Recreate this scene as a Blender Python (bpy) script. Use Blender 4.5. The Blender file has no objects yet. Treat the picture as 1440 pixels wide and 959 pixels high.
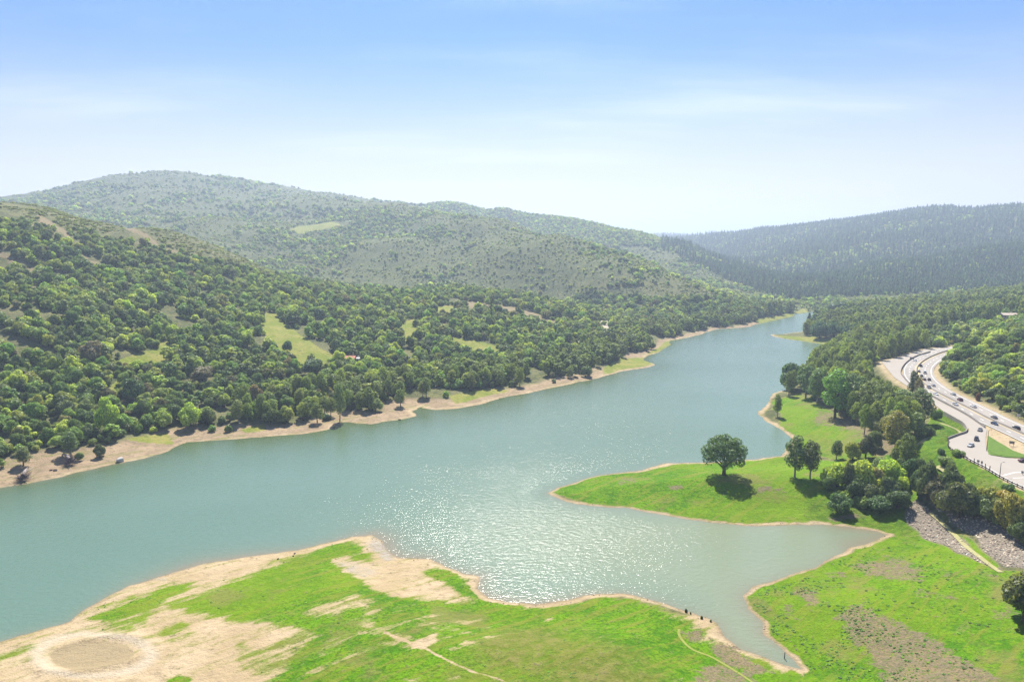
import bpy, bmesh, math, random
import numpy as np
from mathutils import Vector
R = math.radians
rng = np.random.default_rng(11)
random.seed(5)
sc = bpy.context.scene
COL = sc.collection

# ------------------------------------------------------------------ camera model
CAMZ, FPX, CU, CV, VH = 115.0, 960.0, 720.0, 479.5, 342.0
PITCH = math.atan((CV - VH) / FPX)
CP, SP = math.cos(PITCH), math.sin(PITCH)

def ray(u, v):
    a = (np.asarray(u, float) - CU) / FPX
    b = (CV - np.asarray(v, float)) / FPX
    return a, CP + b * SP, -SP + b * CP

def at_z(u, v, z=0.0):
    x, y, w = ray(u, v)
    t = (z - CAMZ) / w
    return x * t, y * t

def at_y(u, v, Y):
    x, y, w = ray(u, v)
    t = Y / y
    return x * t, Y + 0 * x, CAMZ + w * t

def project(x, y, z):
    zz = z - CAMZ
    f = y * CP - zz * SP
    up = y * SP + zz * CP
    f = np.where(f > 1, f, 1)
    return CU + FPX * x / f, CV - FPX * up / f

# ------------------------------------------------------------------ noise
def _hash(ix, iy, seed):
    h = (ix.astype(np.int64) * 374761393 + iy.astype(np.int64) * 668265263 + seed * 974634777) & 0xffffffff
    h = ((h ^ (h >> 13)) * 1274126177) & 0xffffffff
    h = h ^ (h >> 16)
    return (h & 0xffff) / 65535.0

def vnoise(x, y, seed=0):
    ix, iy = np.floor(x), np.floor(y)
    fx, fy = x - ix, y - iy
    fx = fx * fx * (3 - 2 * fx); fy = fy * fy * (3 - 2 * fy)
    ix = ix.astype(np.int64); iy = iy.astype(np.int64)
    a = _hash(ix, iy, seed); b = _hash(ix + 1, iy, seed)
    c = _hash(ix, iy + 1, seed); d = _hash(ix + 1, iy + 1, seed)
    return a + (b - a) * fx + (c - a) * fy + (a - b - c + d) * fx * fy

def fbm(x, y, wl, octs=4, seed=0):
    s, amp, tot = 0, 1.0, 0
    for o in range(octs):
        s = s + amp * vnoise(x / wl + 17.3 * o, y / wl - 9.1 * o, seed + o)
        tot += amp; amp *= 0.5; wl *= 0.5
    return s / tot

def sstep(a, b, x):
    t = np.clip((x - a) / (b - a), 0, 1)
    return t * t * (3 - 2 * t)

# ------------------------------------------------------------------ shoreline
LAKE_PX = [(-420,800),(-200,735),(0,687),(40,679),(90,670),(150,655),(200,645),(235,635),(250,626),(262,622),(300,620),(360,615),(420,611),(470,603),
 (478,594),(522,596),(572,588),(586,585),(583,578),(592,573),(611,577),(644,574),(678,569),(705,560),(747,552),(796,542),(840,532),(871,523),
 (910,517),(921,513),(907,507),(904,503),(927,495),(943,485),(940,480),(971,474),(1010,463),(1054,460),(1060,457),(1093,450),(1115,446),
 (1118,442),(1143,439),(1162,433),(1164,437),(1160,440),(1153,444),(1141,452),(1130,466),(1100,470),(1082,470),(1093,475),(1114,478),(1142,482),
 (1169,486),(1179,489),(1173,494),(1150,505),(1120,523),(1110,538),(1109,547),(1087,553),(1079,567),(1065,583),(1079,592),(1101,608),(1112,617),
 (1112,626),(1101,642),(1054,646),(995,649),(934,652),(898,661),(851,666),(818,675),(782,686),(768,693),(790,703),(812,709),(851,714),(884,714),
 (918,721),(962,728),(1004,735),(1059,739),(1140,737),(1157,737),(1196,741),(1234,747),(1251,752),(1232,760),(1212,766),(1196,770),(1173,784),
 (1143,799),(1115,804),(1082,817),(1057,824),(1046,836),(1051,855),(1071,872),(1076,894),(1096,911),(1115,927),(1126,940),(1104,936),(1068,922),
 (1041,913),(1018,896),(1010,877),(999,871),(968,860),(938,849),(904,841),(877,834),(849,833),(824,835),(802,843),(758,849),(714,845),(692,840),
 (672,826),(678,809),(650,804),(628,797),(606,784),(561,783),(547,774),(542,760),(525,752),(494,754),(450,765),(417,773),(350,782),(283,792),
 (233,808),(180,823),(147,840),(117,858),(97,873),(43,888),(0,902),(-150,945),(-420,1030)]
LX, LY = at_z(np.array([p[0] for p in LAKE_PX]), np.array([p[1] for p in LAKE_PX]), 0.0)
LAKE = np.stack([LX, LY], 1)

def poly_sd(px, py, poly):
    """signed distance, positive outside"""
    px = np.asarray(px, float); py = np.asarray(py, float)
    d2 = np.full(px.shape, 1e18); ins = np.zeros(px.shape, bool)
    n = len(poly)
    for i in range(n):
        ax, ay = poly[i]; bx, by = poly[(i + 1) % n]
        ex, ey = bx - ax, by - ay
        L = ex * ex + ey * ey + 1e-12
        wx, wy = px - ax, py - ay
        t = np.clip((wx * ex + wy * ey) / L, 0, 1)
        dx, dy = wx - ex * t, wy - ey * t
        d2 = np.minimum(d2, dx * dx + dy * dy)
        if ay != by:
            c = ((ay > py) != (by > py)) & (px < ex * (py - ay) / (by - ay) + ax)
            ins ^= c
    d = np.sqrt(d2)
    return np.where(ins, -d, d)

def line_d(px, py, line):
    d2 = np.full(np.shape(px), 1e18)
    for (ax, ay), (bx, by) in zip(line[:-1], line[1:]):
        ex, ey = bx - ax, by - ay
        L = ex * ex + ey * ey + 1e-12
        t = np.clip(((px - ax) * ex + (py - ay) * ey) / L, 0, 1)
        d2 = np.minimum(d2, (px - ax - ex * t) ** 2 + (py - ay - ey * t) ** 2)
    return np.sqrt(d2)

# ------------------------------------------------------------------ roads (planar at RZ)
RZ = 20.0
MEDIAN_PX = [(1560,664),(1500,639),(1440,611),(1395,591),(1366,576),(1341,563.5),(1315,550),(1301,540.5),(1292.5,532),(1289,524),(1291,515),(1300,507),(1315,499.5),(1335,493),(1365,486)]
def zpts(px, z=RZ):
    a = np.array(px, float); x, y = at_z(a[:, 0], a[:, 1], z)
    return np.stack([x, y], 1)
def smooth_line(pts, n=8):
    p = np.asarray(pts, float); out = []
    q = np.vstack([2 * p[0] - p[1], p, 2 * p[-1] - p[-2]])
    for i in range(1, len(q) - 2):
        for k in range(n):
            t = k / n
            out.append(0.5 * ((2 * q[i]) + (-q[i-1] + q[i+1]) * t + (2*q[i-1] - 5*q[i] + 4*q[i+1] - q[i+2]) * t*t + (-q[i-1] + 3*q[i] - 3*q[i+1] + q[i+2]) * t**3))
    out.append(q[-2])
    return np.array(out)
def offset_line(line, d):
    """positive d = to the line's right-hand side when walking along it"""
    t = np.gradient(line, axis=0); t /= np.linalg.norm(t, axis=1)[:, None]
    n = np.stack([t[:, 1], -t[:, 0]], 1)
    return line + n * d
MEDIAN = smooth_line(zpts(MEDIAN_PX), 6)          # runs from near to far; its left is the lake side
W_LAKE, W_HILL = 8.6, 11.0
HW_POLY = np.vstack([offset_line(MEDIAN, -W_LAKE), offset_line(MEDIAN, W_HILL)[::-1]])
FRONT_PX = [(1560,690),(1500,668),(1440,646),(1415,643.5),(1393,640),(1387,632),(1386,616),(1388,604),(1376,595),(1357,582.5),(1323,564.5),(1303,553.5),(1284,543),
 (1271,531),(1267,522),(1273,512),(1287,502.5),(1309,495.5),(1325,491),(1322,489),(1300,491),(1262,503),(1240,509),(1244,514),(1258,531),(1290,552),(1310,566),(1331,581.5),(1347,590.5),(1358,597),(1363,604),
 (1361,608.5),(1351,612),(1335,618),(1333,622),(1333.5,627),(1337,632),(1355,643),(1370,651),(1385,658.5),(1404,670),(1425,681),(1440,688),(1500,722),(1560,752)]
FRONT = zpts(FRONT_PX)
GAP = zpts([(1380,597),(1440,613),(1560,666),(1560,688),(1440,644),(1388,638)])
WALL_LINE = zpts([(1331,581.5),(1347,590.5),(1358,597),(1363,604),(1361,608.5),(1351,612),(1335,618)])

# ------------------------------------------------------------------ terrain control points
CTRL = []
def cz(pts):
    for u, v, z in pts:
        x, y = at_z(u, v, z); CTRL.append((float(x), float(y), z))
def cy(pts):
    for u, v, Y in pts:
        x, y, z = at_y(u, v, Y); CTRL.append((float(x), float(y), float(z)))
def cyz(pts):
    for u, Y, z in pts:
        CTRL.append(((u - CU) / FPX * (Y * CP + (CAMZ - z) * SP), Y, z))
for p in LAKE[::2]: CTRL.append((p[0], p[1], 0.0))
cz([(300,700,-3),(600,650,-3),(800,600,-3),(950,520,-3),(1060,480,-2),(750,760,-3),(100,780,-3),(-200,860,-3),(1000,780,-2),(950,690,-1 if False else 4)])
cz([(100,920,2),(300,870,2),(500,830,3),(650,880,4),(850,900,5),(1000,950,4),(300,950,3),(600,1000,5),(0,1000,3),(1000,1150,6),(-300,1150,4),(700,1400,6),(200,1400,5),(1300,1300,10),(1600,1300,14)])
cz([(1150,850,3),(1250,800,4),(1300,900,6),(1400,870,8),(1440,790,8.5),(1200,960,5),(1400,1000,9),(1600,900,15),(1700,1000,18)])
cz([(850,690,3),(1018,668,5.5),(1100,680,5.5),(1150,700,5),(1200,715,5),(1240,735,3.5)])
cz([(1130,590,3),(1180,590,5),(1230,590,8),(1150,560,4),(1200,540,7),(1250,540,13),(1280,580,15),(1200,512,7),(1240,512,15)])
cz([(1300,640,13),(1330,675,12),(1380,705,13),(1280,700,7),(1350,725,9),(1425,735,11),(1300,745,5),(1380,780,7),(1290,600,16),(1240,650,8),(1200,650,6)])
cz([(1350,600,18),(1345,625,19),(1400,640,20),(1440,670,20),(1440,710,17),(1560,720,20),(1560,680,20),(1500,640,20),(1440,611,20),(1366,576,20),(1341,563,20),(1292,532,20),(1300,507,20),(1335,493,20),(1255,512,20),(1280,520,20)])
cyz([(1445,385,26),(1400,420,24),(1350,470,25),(1325,520,24),(1318,575,23),(1480,400,34),(1440,470,40),(1390,500,36),(1350,560,31),(1440,560,46),(1380,640,30),(1440,680,38),(1540,500,60),(1640,600,90),(1700,420,50)])
cyz([(1440,800,30),(1300,800,22),(1300,700,22),(1220,800,13),(1200,700,12),(1180,1000,9),(1250,1000,14),(1350,1000,22),(1440,1050,30),(1200,1250,10),(1300,1250,15),(1400,1300,22),(1480,1350,32),(1650,1000,70)])
cz([(1130,472,1.2),(1160,474,4),(1200,476,8),(1250,492,14)])
# hill across the lake
cy([(-250,268,760),(-120,275,760),(0,285,770),(60,292,800),(110,301,820),(165,311,850),(200,319,860),(250,336,880),(300,353,900),(350,369,920),(400,385,940),(450,398,950),(500,406,960),(560,409,960),(640,409,970),(700,414,980),(760,424,980),(820,437,960),(870,452,920)])
cyz([(-200,420,30),(-200,560,85),(0,420,25),(0,520,65),(0,620,105),(100,450,25),(100,600,75),(200,500,28),(200,650,75),(300,550,30),(300,700,64),(400,600,32),(400,750,55),(500,560,15),(500,650,28),(500,800,46),(600,620,16),(600,780,38),(700,620,10),(700,720,24),(700,850,36),(800,720,14),(800,840,24),(860,780,10),(900,880,9),(550,500,6),(420,470,9),(300,450,8),(150,400,8)])
cyz([(-100,1150,110),(100,1150,88),(300,1200,66),(400,1200,48),(500,1250,34),(600,1250,32),(700,1200,26),(800,1150,22),(880,1060,16)])
cy([(-200,300,2200),(-60,290,2250),(30,279,2300),(75,269,2350),(110,261,2400),(150,249,2500),(190,245,2550),(225,243,2600),(260,246,2600),(290,249,2560),(320,251,2520),(345,258,2480),(380,272,2400),(420,279,2300),(480,283,2150),(540,289,2000),(580,290,1950),(640,304,1800),(700,321,1650),(760,336,1520),(800,345,1450),(860,361,1300),(900,378,1220),(980,404,1140),(1050,430,1090)])
cy([(200,300,1900),(100,310,1700),(300,320,1700),(300,280,2150),(450,340,1500),(600,350,1450),(700,372,1330),(400,375,1350),(820,400,1150),(900,425,1050),(960,440,1020),(540,330,1650),(400,310,1900)])
cyz([(560,2250,170),(640,2150,140),(800,1850,75),(900,1650,40),(980,1500,22),(1060,1350,8),(300,3200,250),(0,3000,200),(1060,1180,4),(1110,1200,5)])
cy([(600,290,2650),(640,292,2650),(700,299,2600),(760,308,2600),(800,312,2550),(830,315,2500),(870,327,2400),(900,334,2330),(960,349,2150),(1000,364,1980),(1050,382,1780),(1100,398,1600),(1140,408,1480)])
cyz([(700,3400,120),(860,3300,80),(960,2900,50),(1020,2500,35),(1080,2100,22),(1130,1800,14)])
cy([(960,338,3500),(1000,338,3300),(1040,334,3150),(1090,328,3050),(1130,323,3000),(1180,316,2900),(1240,308,2800),(1290,299,2780),(1340,296,2700),(1400,298,2680),(1440,293,2600),(1600,275,2500),(1750,270,2400)])
cy([(1440,345,1850),(1400,352,1800),(1340,362,1750),(1280,372,1700),(1220,386,1620),(1170,398,1540),(1600,320,1800),(1440,390,1500),(1300,398,1500),(1300,335,2250),(1180,362,2100),(1420,318,2250),(1100,372,2150),(1140,345,2500)])
cyz([(1440,2050,110),(1300,1950,62),(1200,1850,38),(1200,4200,150),(1500,4200,180),(1100,4500,120)])
cy([(820,332,6500),(880,328,6200),(950,333,6200),(1000,334,6200),(700,330,7000)])
for a in range(-75, 76, 15):
    CTRL.append((9500*math.sin(R(a)), 9500*math.cos(R(a)), 90.0))
for a in (-75, -62, 62, 75):
    for r_, z_ in ((200, 6), (600, 40), (1500, 120), (3500, 200)):
        CTRL.append((r_*math.sin(R(a)), r_*math.cos(R(a)), z_))
for a in (-40, 0, 40):
    CTRL.append((60*math.sin(R(a)), 60*math.cos(R(a)), 5.0))
C = np.array(CTRL)

def _lp(x, y):
    return np.stack([np.arctan2(x, y), np.log(np.hypot(x, y) + 1e-9)], -1)
CPts = _lp(C[:, 0], C[:, 1]); CR = np.exp(CPts[:, 1])
def _k(d2): return 0.5 * d2 * np.log(d2 + 1e-12)
n_ = len(C)
D2 = ((CPts[:, None] - CPts[None]) ** 2).sum(-1)
A_ = np.zeros((n_ + 3, n_ + 3)); A_[:n_, :n_] = _k(D2) + np.eye(n_) * 2e-4
A_[:n_, n_] = 1; A_[:n_, n_+1:] = CPts; A_[n_, :n_] = 1; A_[n_+1:, :n_] = CPts.T
b_ = np.zeros(n_ + 3); b_[:n_] = C[:, 2] / CR
W_ = np.linalg.solve(A_, b_)
def tps(x, y):
    q = _lp(x, y); out = np.empty(len(q))
    for s in range(0, len(q), 20000):
        e = q[s:s+20000].astype(np.float32)
        d2 = (e[:, 0:1] - CPts[None, :, 0].astype(np.float32)) ** 2 + (e[:, 1:2] - CPts[None, :, 1].astype(np.float32)) ** 2
        out[s:s+20000] = (0.5 * d2 * np.log(d2 + 1e-12)) @ W_[:n_].astype(np.float32) + W_[n_] + e @ W_[n_+1:]
    return out * np.exp(q[:, 1])

# ------------------------------------------------------------------ terrain grid (polar rows and columns round the viewpoint's foot)
angs = np.concatenate([np.arange(-180, -50, 8.0), np.arange(-50, 50.01, 0.1), np.arange(58, 181, 8.0), [180.0]])
angs = np.unique(np.round(angs, 4))
vv = np.arange(1250, 421, -1.4)
rad = np.concatenate([[0.5, 15, 30, 50, 70, 90, 105], CAMZ * FPX / (vv - VH)])
rr = [rad[-1]]
while rr[-1] < 9000: rr.append(rr[-1] * 1.008)
rad = np.concatenate([rad, rr[1:], [10500, 13000, 17000]])
NA, NR = len(angs), len(rad)
AA, RR = np.meshgrid(np.radians(angs), rad)      # rows = radius
GX = (RR * np.sin(AA)).ravel(); GY = (RR * np.cos(AA)).ravel()

_pc = at_z(131, 920, 2.0); _pr = at_z(205, 920, 2.0); _pt = at_z(131, 893, 2.0)
POND = (float(_pc[0]), float(_pc[1]), float(_pr[0] - _pc[0]), float(_pt[1] - _pc[1]))
def gully(x, y):
    wx = x + 70 * (fbm(x, y, 400, 3, 40) - .5); wy = y + 70 * (fbm(x, y, 400, 3, 50) - .5)
    a = 1 - np.abs(2 * fbm(wx * 1.25, wy * .7, 300, 3, 7) - 1)
    return a
def terrain_eval(x, y):
    r = np.hypot(x, y); az = np.degrees(np.arctan2(x, y))
    H = tps(x, y)
    H = np.where(np.isfinite(H), H, 5)
    side = sstep(56, 74, np.abs(az))
    H = H * (1 - side) + side * 6.0
    H = np.clip(H, 1.0, 480)
    # gullies and spurs
    rid = gully(x, y)
    amp = np.clip((H - 15) / 80, 0, 1) * np.clip(r / 1500, 0.42, 1.0)
    H = H + amp * (-62 * (1 - .55 * sstep(1500, 2300, r)) * (rid - 0.78) + 12 * (fbm(x, y, 120, 4, 3) - .5))
    H = H + 0.9 * (fbm(x, y, 45, 4, 21) - .5) * sstep(1, 6, H)
    # lake
    near = r < 1700
    s = np.full(x.shape, 500.0)
    xn, yn = x[near], y[near]
    k = np.clip(np.hypot(xn, yn) / 300, .5, 1.5)
    wxn = xn + k * (3.2 * (fbm(xn, yn, 14, 3, 60) - .5) + 1.0 * (fbm(xn, yn, 3.5, 2, 61) - .5))
    wyn = yn + k * (3.2 * (fbm(xn, yn, 14, 3, 70) - .5) + 1.0 * (fbm(xn, yn, 3.5, 2, 71) - .5))
    s[near] = poly_sd(wxn, wyn, LAKE)
    land = 0.09 * np.clip(s, 0, 7) + H * sstep(0, 38, s)
    h = np.where(s > 0, land, np.maximum(-0.12 * -s, -7) - 0.02)
    pq = np.hypot((x - POND[0]) / POND[2], (y - POND[1]) / POND[3])
    h = h + .55 * np.exp(-((pq - 1.02) / .17) ** 2) - .35 * (1 - sstep(.6, .95, pq))
    # road shelf
    nr = (r < 900) & (x > 60) & (np.abs(az) < 60)
    dr = np.full(x.shape, 500.0)
    xs, ys = x[nr], y[nr]
    dr[nr] = np.minimum(np.minimum(poly_sd(xs, ys, HW_POLY), poly_sd(xs, ys, FRONT)), poly_sd(xs, ys, GAP))
    w = 1 - sstep(1.2, 16, dr)
    h = np.where(w > 0, h * (1 - w) + (RZ - 0.28) * w, h)
    wl_ = (w > 0) & (dr > .3)
    h[wl_] -= 3.6 * np.exp(-(np.minimum(line_d(x[wl_], y[wl_], WALL_LINE), 60) / 6.5) ** 2) * sstep(.3, 2.2, dr[wl_])
    return h, s, dr

GZ, GS, GD = terrain_eval(GX, GY)
ZG = GZ.reshape(NR, NA); SG = GS.reshape(NR, NA); DG = GD.reshape(NR, NA)
angr = np.radians(angs); ridx = np.arange(NR); aidx = np.arange(NA)
def _bil(G, x, y):
    a = np.interp(np.arctan2(x, y), angr, aidx); r = np.interp(np.hypot(x, y), rad, ridx)
    i = np.clip(a.astype(int), 0, NA - 2); j = np.clip(r.astype(int), 0, NR - 2)
    fa, fr = a - i, r - j
    return (G[j, i] * (1 - fa) + G[j, i+1] * fa) * (1 - fr) + (G[j+1, i] * (1 - fa) + G[j+1, i+1] * fa) * fr
def ground(x, y): return _bil(ZG, np.asarray(x, float), np.asarray(y, float))
def shore(x, y): return _bil(SG, np.asarray(x, float), np.asarray(y, float))
def roadd(x, y): return _bil(DG, np.asarray(x, float), np.asarray(y, float))
_T = rad[(rad > 100)]
def hit(u, v):
    """where the line of sight of a photo pixel meets the ground"""
    x, y, w = (float(c) for c in ray(u, v))
    hl = math.hypot(x, y)
    px, py, pz = x / hl * _T, y / hl * _T, CAMZ + w / hl * _T
    d = pz - np.maximum(ground(px, py), 0)
    k = np.argmax(d < 0)
    if d[k] >= 0: k = len(_T) - 1
    f = d[k-1] / (d[k-1] - d[k] + 1e-9) if k > 0 else 0
    T = _T[k-1] + f * (_T[k] - _T[k-1])
    X, Y = x / hl * T, y / hl * T
    return X, Y, float(ground(X, Y))
GU, GV = project(GX, GY, GZ)
def skyline(us):
    """lowest pixel row of ground top for checking"""
    pass

HAZE, SKY, SUN, EXPO = 0.00018, 0.066, 5.0, 1.08

# ------------------------------------------------------------------ helpers
def link(o, parent=None):
    COL.objects.link(o)
    if parent is not None: o.parent = parent
    return o
def new_mesh(name, V, F, mats=(), smooth=False, mi=None):
    me = bpy.data.meshes.new(name)
    me.from_pydata([tuple(v) for v in V], [], [tuple(f) for f in F])
    for m in mats: me.materials.append(m)
    if mi is not None: me.polygons.foreach_set('material_index', np.array(mi, np.int32))
    if smooth: me.polygons.foreach_set('use_smooth', np.ones(len(me.polygons), bool))
    me.update()
    return me
def mesh_np(name, V, F, mats=(), smooth=True):
    """fast mesh from an (n,3) and an (m,4|3) array"""
    me = bpy.data.meshes.new(name)
    V = np.ascontiguousarray(V, np.float32); F = np.ascontiguousarray(F, np.int32)
    k = F.shape[1]
    me.vertices.add(len(V)); me.vertices.foreach_set('co', V.ravel())
    me.loops.add(F.size); me.loops.foreach_set('vertex_index', F.ravel())
    me.polygons.add(len(F)); me.polygons.foreach_set('loop_start', np.arange(0, F.size, k, dtype=np.int32))
    me.polygons.foreach_set('use_smooth', np.full(len(F), smooth))
    for m in mats: me.materials.append(m)
    me.update(calc_edges=True); me.validate()
    return me
def attr(me, name, vals, typ='FLOAT', dom='POINT'):
    a = me.attributes.new(name, typ, dom)
    key = {'FLOAT': 'value', 'INT': 'value', 'FLOAT_COLOR': 'color', 'FLOAT_VECTOR': 'vector'}[typ]
    a.data.foreach_set(key, np.ascontiguousarray(vals, np.int32 if typ == 'INT' else np.float32).ravel())
def tag(o, label=None, cat=None, group=None, kind=None):
    if label: o['label'] = label
    if cat: o['category'] = cat
    if group: o['group'] = group
    if kind: o['kind'] = kind
    return o
def empty(name, loc, rz=0.0):
    o = bpy.data.objects.new(name, None); link(o); o.location = loc; o.rotation_euler = (0, 0, rz)
    o.empty_display_size = 0.5
    return o
def copy_tree(o, parent=None):
    c = o.copy(); COL.objects.link(c)
    if parent is not None: c.parent = parent
    for ch in list(o.children): copy_tree(ch, c)
    return c

class NT:
    def __init__(s, tree): s.t = tree; s.n = tree.nodes; s.l = tree.links
    def node(s, typ, **kw):
        n = s.n.new(typ)
        for k, v in kw.items():
            if k.startswith('i_'):
                key = k[2:]; n.inputs[int(key) if key.isdigit() else key.replace('_', ' ')].default_value = v
            else: setattr(n, k, v)
        return n
    def link(s, a, b): s.l.new(a, b)
    def put(s, v, sock):
        if isinstance(v, (int, float)): sock.default_value = v
        elif isinstance(v, (tuple, list)): sock.default_value = tuple(v) + ((1,) if len(v) == 3 and sock.type == 'RGBA' else ())
        else: s.l.new(v, sock)
    def math(s, op, a, b=0.0, c=0.0, clamp=False):
        n = s.n.new('ShaderNodeMath'); n.operation = op; n.use_clamp = clamp
        s.put(a, n.inputs[0]); s.put(b, n.inputs[1]); s.put(c, n.inputs[2])
        return n.outputs[0]
    def mix(s, f, a, b):
        n = s.n.new('ShaderNodeMix'); n.data_type = 'RGBA'
        s.put(f, n.inputs[0]); s.put(a, n.inputs[6]); s.put(b, n.inputs[7])
        return n.outputs[2]
    def step(s, x, lo, hi):
        n = s.n.new('ShaderNodeMapRange'); n.interpolation_type = 'SMOOTHSTEP'
        s.put(x, n.inputs[0]); s.put(lo, n.inputs[1]); s.put(hi, n.inputs[2])
        return n.outputs[0]
    def noise(s, scale, detail=4, vec=None, rough=.55, dim='3D'):
        n = s.n.new('ShaderNodeTexNoise'); n.noise_dimensions = dim
        n.inputs['Scale'].default_value = scale; n.inputs['Detail'].default_value = detail; n.inputs['Roughness'].default_value = rough
        if vec is not None: s.l.new(vec, n.inputs['Vector'])
        return n.outputs['Fac']
    def attr(s, name, typ='GEOMETRY'):
        n = s.n.new('ShaderNodeAttribute'); n.attribute_name = name; n.attribute_type = typ
        return n
    def vmul(s, v, k):
        n = s.n.new('ShaderNodeVectorMath'); n.operation = 'MULTIPLY'; s.put(v, n.inputs[0]); n.inputs[1].default_value = k
        return n.outputs[0]
def mat(name):
    m = bpy.data.materials.new(name); m.use_nodes = True
    nt = NT(m.node_tree); b = m.node_tree.nodes['Principled BSDF']
    return m, nt, b
def simple(name, col, rough=.6, metal=0.0, var=.12, scale=3.0, spec=.3):
    m, nt, b = mat(name)
    tc = nt.node('ShaderNodeTexCoord')
    f = nt.noise(scale, 4, tc.outputs['Object'])
    lo = tuple(c * (1 - var) for c in col); hi = tuple(min(1, c * (1 + var)) for c in col)
    nt.link(nt.mix(f, lo, hi), b.inputs['Base Color'])
    b.inputs['Roughness'].default_value = rough; b.inputs['Metallic'].default_value = metal
    b.inputs['Specular IOR Level'].default_value = spec
    return m

# ------------------------------------------------------------------ land cover masks (photo outlines carried onto the ground)
fg = (GY > 90) & (GY < 900) & (np.abs(np.arctan2(GX, GY)) < R(49)) & (GS > -3)
fx, fy = GX[fg], GY[fg]; fs = GS[fg]; fd = GD[fg]
wob = 9.0
fu = GU[fg] + wob * (fbm(fx, fy, 16, 4, 81) - .5) * 2
fv = GV[fg] + wob * .55 * (fbm(fx, fy, 16, 4, 91) - .5) * 2
def pm(poly, soft=4.0):
    p = [(a, b * 1.8) for a, b in poly]
    return 1 - sstep(-soft, soft, poly_sd(fu, fv * 1.8, p))
def lm(line, w, soft=2.0):
    p = [(a, b * 1.8) for a, b in line]
    return 1 - sstep(w - soft * .5, w + soft, line_d(fu, fv * 1.8, p))
g = np.zeros(fx.shape); dry = g.copy(); dirt = g.copy(); grey = g.copy(); lush = g.copy()
west = pm([(-300,1000),(-300,930),(0,900),(97,872),(200,815),(400,770),(500,745),(700,830),(1000,870),(1100,930),(1160,955),(1160,1100),(-300,1100)], 2)
for poly, sft in (
    ([(120,868),(165,851),(200,838),(248,821),(276,817),(262,831),(228,847),(180,867),(150,872)], 4),
    ([(240,849),(280,835),(330,812),(380,797),(430,780),(468,764),(492,759),(507,765),(530,792),(520,798),(490,786),(478,790),(498,806),(530,831),(590,842),(650,845),(690,836),(740,851),(800,848),(850,834),(900,843),(960,868),(1010,903),(1060,926),(1130,950),(1250,1000),(1100,1100),(300,1100),(380,960),(420,915),(440,890),(400,880),(330,869),(270,860)], 6),
    ([(590,803),(608,797),(640,807),(665,827),(695,842),(650,839),(618,822)], 4),
    ([(232,956),(250,949),(266,956),(262,968),(235,968)], 3)):
    g = np.maximum(g, pm(poly, sft * 3.6))
g = np.maximum(g, .47 * pm([(-50,930),(0,916),(60,896),(120,880),(190,868),(215,878),(150,894),(60,916),(0,934)], 8))
g = np.maximum(g, .50 * pm([(140,850),(190,835),(215,860),(200,880),(160,880)], 8))
g = np.maximum(g, .42 * pm([(220,885),(260,870),(280,890),(240,905),(225,900)], 10))
g = np.maximum(g, .42 * pm([(330,900),(370,910),(420,880),(470,890),(400,960),(330,940)], 12))
for poly, k, sft in (
    ([(440,852),(500,837),(522,844),(500,855),(460,866),(425,871)], .75, 5),
    ([(470,788),(520,790),(560,798),(600,812),(632,825),(625,842),(560,841),(520,824),(490,806)], .95, 5),
    ([(500,850),(540,850),(530,866),(505,868)], .5, 5),
    ([(420,925),(460,895),(520,878),(510,888),(450,918)], .6, 5), ([(430,945),(520,905),(570,893),(540,910),(450,945)], .6, 5),
    ([(560,958),(620,940),(650,930),(600,955)], .5, 5), ([(583,908),(605,893),(622,888),(612,903),(595,914)], .7, 3),
    ([(640,870),(690,866),(660,875)], .5, 4), ([(780,872),(800,868),(790,880)], .6, 3), ([(758,868),(775,866),(768,873)], .6, 3)):
    g = g * (1 - k * pm(poly, sft * 2.6))
g = g * (1 - .9 * lm([(540,890),(585,906),(650,935),(715,962)], 1.5, 2.5))
streak = fbm(fx * .35 + fy * .9, (fx * .9 - fy * .35) * .16, 7, 4, 130)
sz = pm([(380,900),(430,880),(560,850),(700,880),(640,1000),(330,1000)], 20)
g = g - .42 * sz * sstep(.50, .66, streak)
grey = np.maximum(grey, .8 * pm([(300,846),(345,828),(400,824),(418,834),(360,842)], 11.5))
grey = np.maximum(grey, .7 * pm([(420,800),(450,788),(465,800),(455,822),(430,825)], 16.1))
grey = np.maximum(grey, .5 * pm([(455,790),(500,786),(530,800),(520,815),(480,805)], 13.8))
grey = np.maximum(grey, .6 * pm([(215,812),(240,808),(236,818)], 9.2)); grey = np.maximum(grey, .7 * pm([(520,752),(545,762),(570,783),(545,790),(515,770)], 11.5))
dry = np.maximum(dry, .65 * pm([(650,920),(720,880),(820,885),(930,930),(980,1000),(600,1000)], 22))
dirt = np.maximum(dirt, pm([(1000,902),(1020,905),(1060,930),(1082,946),(1050,950),(1010,925)], 11.5))
dirt = np.maximum(dirt, .8 * pm([(985,935),(1020,930),(1060,960),(980,965)], 13.8)); dirt = np.maximum(dirt, .75 * pm([(960,888),(985,885),(1000,900),(975,902)], 11.5))
pondr = np.hypot((fu - 131) / 80, (fv - 920) / 29); pond = 1 - sstep(.80, .88, np.hypot((fu - 128) / 70, (fv - 920) / 23 + (fu - 128) * .002))
ring = (1 - sstep(.0, .25, np.abs(pondr - 1.0)))
g = g * (1 - np.clip(1.35 - pondr, 0, 1))
east = pm([(1046,836),(1082,817),(1143,799),(1196,770),(1251,752),(1290,752),(1400,800),(1700,830),(1700,1100),(1150,1100),(1126,940),(1076,894)], 2)
g = np.maximum(g, east)
dirt = np.maximum(dirt, .75 * pm([(1195,795),(1215,785),(1262,786),(1290,800),(1302,818),(1262,816),(1225,806)], 13.8))
dirt = np.maximum(dirt, .95 * pm([(1180,862),(1215,848),(1255,870),(1300,890),(1335,915),(1400,950),(1460,990),(1260,1000),(1225,930),(1195,890)], 18.4))
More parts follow.
